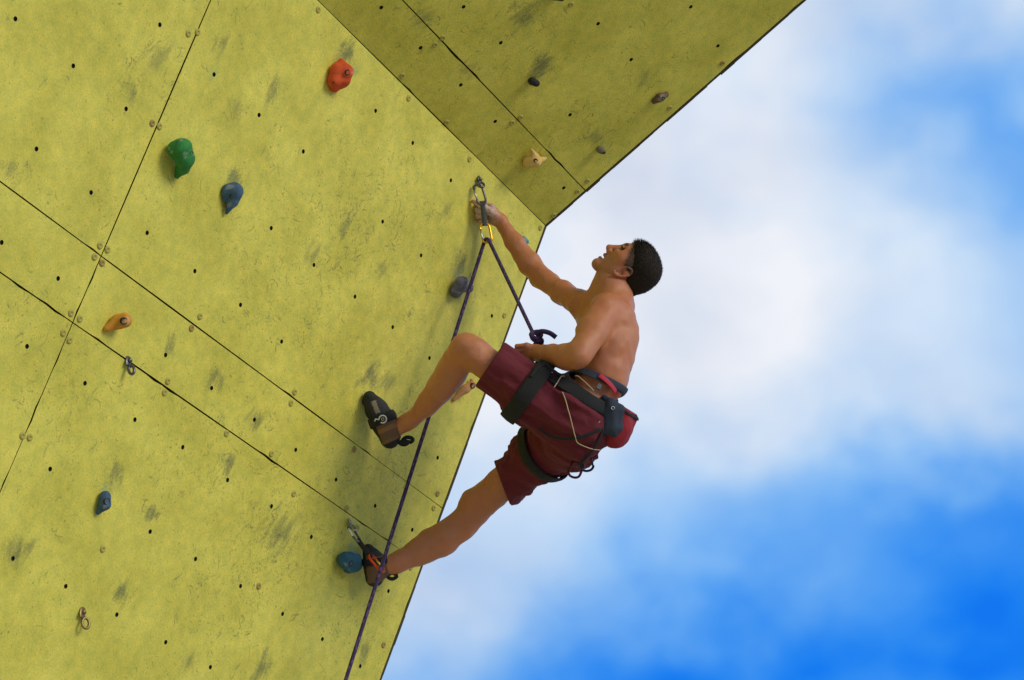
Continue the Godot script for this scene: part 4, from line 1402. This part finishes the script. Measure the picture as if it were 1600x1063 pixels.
# ---------------------------------------------------------------- smooth solids (distance field + surface nets)
class Field:
	var a := PackedVector3Array()
	var ba := PackedVector3Array()
	var inv := PackedFloat32Array()
	var ra := PackedFloat32Array()
	var dr := PackedFloat32Array()
	var kk := PackedFloat32Array()
	var cuts: Array = []        # Fields taken away
	var cut_k := 0.004
	var planes: Array = []      # [point, normal, soft] : what lies beyond is cut off
	var noise: FastNoiseLite = null
	var amp := 0.0
	var wave_to := Basis()

	func add(p: Vector3, r: float, q: Vector3, s: float, k: float) -> void:
		a.append(p)
		var e := q - p
		ba.append(e)
		inv.append(1.0 / maxf(e.length_squared(), 1e-9))
		ra.append(r)
		dr.append(s - r)
		kk.append(k)

	func rows(list: Array) -> Field:
		for r in list:
			add(Vector3(r[0], r[1], r[2]), r[3], Vector3(r[4], r[5], r[6]), r[7], r[8])
		return self

	func one(i: int, p: Vector3) -> float:
		var e := ba[i]
		var v := p - a[i]
		var h := clampf(v.dot(e) * inv[i], 0.0, 1.0)
		return (v - e * h).length() - ra[i] - dr[i] * h

	func all_ids() -> PackedInt32Array:
		return PackedInt32Array(range(a.size()))

	func near_ids(p: Vector3, reach: float) -> PackedInt32Array:
		var ds := PackedFloat32Array()
		var least := 1e3
		for i in a.size():
			var d := one(i, p)
			ds.append(d)
			least = minf(least, d)
		var out := PackedInt32Array()
		for i in a.size():
			if ds[i] < least + reach + kk[i]:
				out.append(i)
		return out

	func at(p: Vector3, ids: PackedInt32Array) -> float:
		var d := 1e3
		for i in ids:
			var e := ba[i]
			var v := p - a[i]
			var h := clampf(v.dot(e) * inv[i], 0.0, 1.0)
			var x := (v - e * h).length() - ra[i] - dr[i] * h
			var k := kk[i]
			var w := k - absf(d - x)
			d = minf(d, x)
			if w > 0.0:
				d -= w * w * 0.25 / k
		if noise != null:
			d += amp * noise.get_noise_3dv(wave_to * p)
		for c in cuts:
			var x2: float = -c.at(p, c.all_ids())
			var w2: float = cut_k - absf(d - x2)
			d = maxf(d, x2)
			if w2 > 0.0:
				d += w2 * w2 * 0.25 / cut_k
		for pl in planes:
			var x3: float = (p - pl[0]).dot(pl[1])
			var w3: float = pl[2] - absf(d - x3)
			d = maxf(d, x3)
			if w3 > 0.0:
				d += w3 * w3 * 0.25 / pl[2]
		return d

	func grad(p: Vector3) -> Vector3:
		var ids := near_ids(p, 0.02)
		var e := 0.002
		return Vector3(
			at(p + Vector3(e, 0, 0), ids) - at(p - Vector3(e, 0, 0), ids),
			at(p + Vector3(0, e, 0), ids) - at(p - Vector3(0, e, 0), ids),
			at(p + Vector3(0, 0, e), ids) - at(p - Vector3(0, 0, e), ids)).normalized()

	func snap(p: Vector3, off: float) -> Vector3:
		for n in 8:
			p -= grad(p) * (at(p, near_ids(p, 0.02)) - off) * 0.9
		return p


const NB := 8
func nets(f: Field, cell: float, st: SurfaceTool, paint = null) -> void:
	var lo := Vector3(1e6, 1e6, 1e6)
	var hi := -lo
	for i in f.a.size():
		var b := f.a[i] + f.ba[i]
		var r := maxf(f.ra[i], f.ra[i] + f.dr[i]) + 0.012
		lo = lo.min(f.a[i] - Vector3(r, r, r)).min(b - Vector3(r, r, r))
		hi = hi.max(f.a[i] + Vector3(r, r, r)).max(b + Vector3(r, r, r))
	var size := cell * NB
	var nb := Vector3i(((hi - lo) / size).ceil())
	var verts := PackedVector3Array()
	var cells := {}
	var edges := PackedInt64Array()
	var n1 := NB + 1
	var n2 := n1 * n1
	var half := size * 0.8661 + f.amp
	var vals := PackedFloat32Array()
	vals.resize(n1 * n2)
	for bz in nb.z:
		for by in nb.y:
			for bx in nb.x:
				var o := lo + Vector3(bx, by, bz) * size
				var mid := o + Vector3(size, size, size) * 0.5
				var least := 1e3
				for i in f.a.size():
					least = minf(least, f.one(i, mid))
				if least > half + 0.03 or least < -half - 0.06:
					continue
				var ids := f.near_ids(mid, half * 2.0)
				if absf(f.at(mid, ids)) > half * 1.15 + 0.004:
					continue
				var t := 0
				for z in n1:
					for y in n1:
						for x in n1:
							vals[t] = f.at(o + Vector3(x, y, z) * cell, ids)
							t += 1
				for z in NB:
					for y in NB:
						for x in NB:
							var c := x + y * n1 + z * n2
							var v0 := vals[c]
							var v1 := vals[c + 1]
							var v2 := vals[c + n1]
							var v3 := vals[c + n1 + 1]
							var v4 := vals[c + n2]
							var v5 := vals[c + n2 + 1]
							var v6 := vals[c + n2 + n1]
							var v7 := vals[c + n2 + n1 + 1]
							var s := int(v0 < 0.0) + int(v1 < 0.0) + int(v2 < 0.0) + int(v3 < 0.0) + int(v4 < 0.0) + int(v5 < 0.0) + int(v6 < 0.0) + int(v7 < 0.0)
							if s == 0 or s == 8:
								continue
							var key := (bx * NB + x) + (by * NB + y) * 4096 + (bz * NB + z) * 16777216
							var sum := Vector3.ZERO
							var n := 0
							if (v0 < 0.0) != (v1 < 0.0):
								sum += Vector3(v0 / (v0 - v1), 0, 0); n += 1
								edges.append(key); edges.append(0 if v0 < 0.0 else 1)
							if (v0 < 0.0) != (v2 < 0.0):
								sum += Vector3(0, v0 / (v0 - v2), 0); n += 1
								edges.append(key); edges.append(2 if v0 < 0.0 else 3)
							if (v0 < 0.0) != (v4 < 0.0):
								sum += Vector3(0, 0, v0 / (v0 - v4)); n += 1
								edges.append(key); edges.append(4 if v0 < 0.0 else 5)
							if (v1 < 0.0) != (v3 < 0.0):
								sum += Vector3(1, v1 / (v1 - v3), 0); n += 1
							if (v1 < 0.0) != (v5 < 0.0):
								sum += Vector3(1, 0, v1 / (v1 - v5)); n += 1
							if (v2 < 0.0) != (v3 < 0.0):
								sum += Vector3(v2 / (v2 - v3), 1, 0); n += 1
							if (v2 < 0.0) != (v6 < 0.0):
								sum += Vector3(0, 1, v2 / (v2 - v6)); n += 1
							if (v4 < 0.0) != (v5 < 0.0):
								sum += Vector3(v4 / (v4 - v5), 0, 1); n += 1
							if (v4 < 0.0) != (v6 < 0.0):
								sum += Vector3(0, v4 / (v4 - v6), 1); n += 1
							if (v3 < 0.0) != (v7 < 0.0):
								sum += Vector3(1, 1, v3 / (v3 - v7)); n += 1
							if (v5 < 0.0) != (v7 < 0.0):
								sum += Vector3(1, v5 / (v5 - v7), 1); n += 1
							if (v6 < 0.0) != (v7 < 0.0):
								sum += Vector3(v6 / (v6 - v7), 1, 1); n += 1
							cells[key] = verts.size()
							verts.append(o + (Vector3(x, y, z) + sum / n) * cell)
	var idx := PackedInt32Array()
	var step := [1, 4096, 16777216]
	for e in range(0, edges.size(), 2):
		var key := edges[e]
		var ax := edges[e + 1] / 2
		var flip := edges[e + 1] % 2 == 1
		var u: int = step[(ax + 1) % 3]
		var v: int = step[(ax + 2) % 3]
		var q0: int = cells.get(key, -1)
		var q1: int = cells.get(key - u, -1)
		var q2: int = cells.get(key - u - v, -1)
		var q3: int = cells.get(key - v, -1)
		if q0 < 0 or q1 < 0 or q2 < 0 or q3 < 0:
			continue
		if flip:
			idx.append_array([q0, q1, q2, q0, q2, q3])
		else:
			idx.append_array([q0, q2, q1, q0, q3, q2])
	var nor := PackedVector3Array()
	nor.resize(verts.size())
	for i in range(0, idx.size(), 3):
		var fn := (verts[idx[i + 2]] - verts[idx[i]]).cross(verts[idx[i + 1]] - verts[idx[i]])
		nor[idx[i]] += fn
		nor[idx[i + 1]] += fn
		nor[idx[i + 2]] += fn
	var cols := PackedColorArray()
	if paint != null:
		for p in verts:
			cols.append(paint.call(p))
	for i in idx:
		st.set_smooth_group(0)
		if paint != null:
			st.set_color(cols[i])
		st.set_normal(nor[i].normalized())
		st.add_vertex(verts[i])


func new_st() -> SurfaceTool:
	var st := SurfaceTool.new()
	st.begin(Mesh.PRIMITIVE_TRIANGLES)
	return st


# ---------------------------------------------------------------- nodes
func put(parent: Node, called: String, mesh: Mesh, mat: Material, at := Vector3.ZERO) -> MeshInstance3D:
	var o := MeshInstance3D.new()
	o.name = called
	o.mesh = mesh
	o.material_override = mat
	o.position = at
	o.cast_shadow = GeometryInstance3D.SHADOW_CASTING_SETTING_ON
	parent.add_child(o, true)
	return o


func thing(called: String, base: Vector3, label: String, category: String, group := "") -> Node3D:
	var o := Node3D.new()
	o.name = called
	o.position = base
	o.set_meta("label", label)
	o.set_meta("category", category)
	if group:
		o.set_meta("group", group)
	add_child(o, true)
	return o


# a part whose vertices are given in world places
func part(owner_: Node3D, called: String, st: SurfaceTool, mat: Material, parent: Node3D = null) -> MeshInstance3D:
	var o := put(parent if parent else owner_, called, st.commit(), mat)
	if parent == null:
		o.position = -owner_.position
	return o


func mat(albedo: Color, rough := 0.7, metal := 0.0) -> StandardMaterial3D:
	var m := StandardMaterial3D.new()
	m.albedo_color = albedo.linear_to_srgb()   # real-world (linear) base colour
	m.roughness = rough
	m.metallic = metal
	return m


func vmat(rough := 0.7) -> StandardMaterial3D:
	var m := mat(Color(1, 1, 1), rough)
	m.vertex_color_use_as_albedo = true
	return m


func bump(m: StandardMaterial3D, freq: float, strength: float, scale: float, seed_: int) -> StandardMaterial3D:
	var n := FastNoiseLite.new()
	n.seed = seed_
	n.frequency = freq
	n.fractal_octaves = 4
	var t := NoiseTexture2D.new()
	t.width = 256
	t.height = 256
	t.seamless = true
	t.noise = n
	t.as_normal_map = true
	t.bump_strength = strength
	m.normal_enabled = true
	m.normal_texture = t
	m.uv1_triplanar = true
	m.uv1_scale = Vector3.ONE * scale
	return m


# ---------------------------------------------------------------- shapes
func spline(pts: Array, per: int, closed := false) -> Array:
	var out := []
	var n := pts.size()
	var segs := n if closed else n - 1
	for i in segs:
		var p0: Vector3 = pts[(i - 1 + n) % n] if closed or i > 0 else pts[0]
		var p1: Vector3 = pts[i]
		var p2: Vector3 = pts[(i + 1) % n]
		var p3: Vector3 = pts[(i + 2) % n] if closed or i + 2 < n else pts[n - 1]
		for j in per:
			out.append(p1.cubic_interpolate(p2, p0, p3, float(j) / per))
	if not closed:
		out.append(pts[n - 1])
	return out


func quad(st: SurfaceTool, a: Vector3, b: Vector3, c: Vector3, d: Vector3) -> void:
	for v in [a, b, c, a, c, d]:
		st.add_vertex(v)


# round or flat bar along a path. normals: outward direction at each point (or one for all); wide across, thick along the normal
func sweep(st: SurfaceTool, pts: Array, wide: float, thick: float, normals, sides := 8, closed := false, colour = null) -> void:
	var rings := []
	var n := pts.size()
	for i in n:
		var t: Vector3 = ((pts[(i + 1) % n] if closed or i < n - 1 else pts[i]) - (pts[(i - 1 + n) % n] if closed or i > 0 else pts[i])).normalized()
		var nn: Vector3 = normals[i] if normals is Array else normals
		nn = (nn - t * nn.dot(t)).normalized()
		var side := t.cross(nn).normalized()
		var ring := []
		for s in sides:
			var an := TAU * s / sides
			ring.append(pts[i] + side * cos(an) * wide + nn * sin(an) * thick)
		rings.append(ring)
	st.set_smooth_group(1)
	var last := n if closed else n - 1
	for i in last:
		var j := (i + 1) % n
		for s in sides:
			var s2 := (s + 1) % sides
			if colour != null:
				st.set_color(colour.call(i, s))
			quad(st, rings[i][s], rings[i][s2], rings[j][s2], rings[j][s])
	if not closed:
		for e in [0, n - 1]:
			for s in range(1, sides - 1):
				if colour != null:
					st.set_color(colour.call(e, s))
				var tri := [rings[e][0], rings[e][s + 1], rings[e][s]]
				if e != 0:
					tri = [rings[e][0], rings[e][s], rings[e][s + 1]]
				for v in tri:
					st.add_vertex(v)


func lathe(st: SurfaceTool, at: Vector3, axis: Vector3, prof: Array, sides := 14) -> void:
	var x := axis.cross(Vector3.UP if absf(axis.y) < 0.9 else Vector3.RIGHT).normalized()
	var y := axis.cross(x).normalized()
	st.set_smooth_group(0)
	for i in prof.size() - 1:
		for s in sides:
			var a0 := TAU * s / sides
			var a1 := TAU * (s + 1) / sides
			var d0 := x * cos(a0) + y * sin(a0)
			var d1 := x * cos(a1) + y * sin(a1)
			var p: Vector2 = prof[i]
			var q: Vector2 = prof[i + 1]
			quad(st, at + d0 * p.x + axis * p.y, at + d1 * p.x + axis * p.y, at + d1 * q.x + axis * q.y, at + d0 * q.x + axis * q.y)


func done(st: SurfaceTool) -> SurfaceTool:
	st.generate_normals()
	return st


func box(st: SurfaceTool, o: Vector3, ex: Vector3, ey: Vector3, ez: Vector3) -> void:
	st.set_smooth_group(-1)
	var c := [o, o + ex, o + ex + ey, o + ey, o + ez, o + ex + ez, o + ex + ey + ez, o + ey + ez]
	var inside := o + (ex + ey + ez) * 0.5
	for q in [[0, 1, 2, 3], [4, 5, 6, 7], [0, 1, 5, 4], [2, 3, 7, 6], [1, 2, 6, 5], [0, 3, 7, 4]]:
		var a: Vector3 = c[q[0]]
		var b: Vector3 = c[q[1]]
		var d: Vector3 = c[q[3]]
		if (b - a).cross(d - a).dot(a + b + d - inside * 3.0) > 0.0:
			quad(st, c[q[0]], c[q[3]], c[q[2]], c[q[1]])
		else:
			quad(st, c[q[0]], c[q[1]], c[q[2]], c[q[3]])
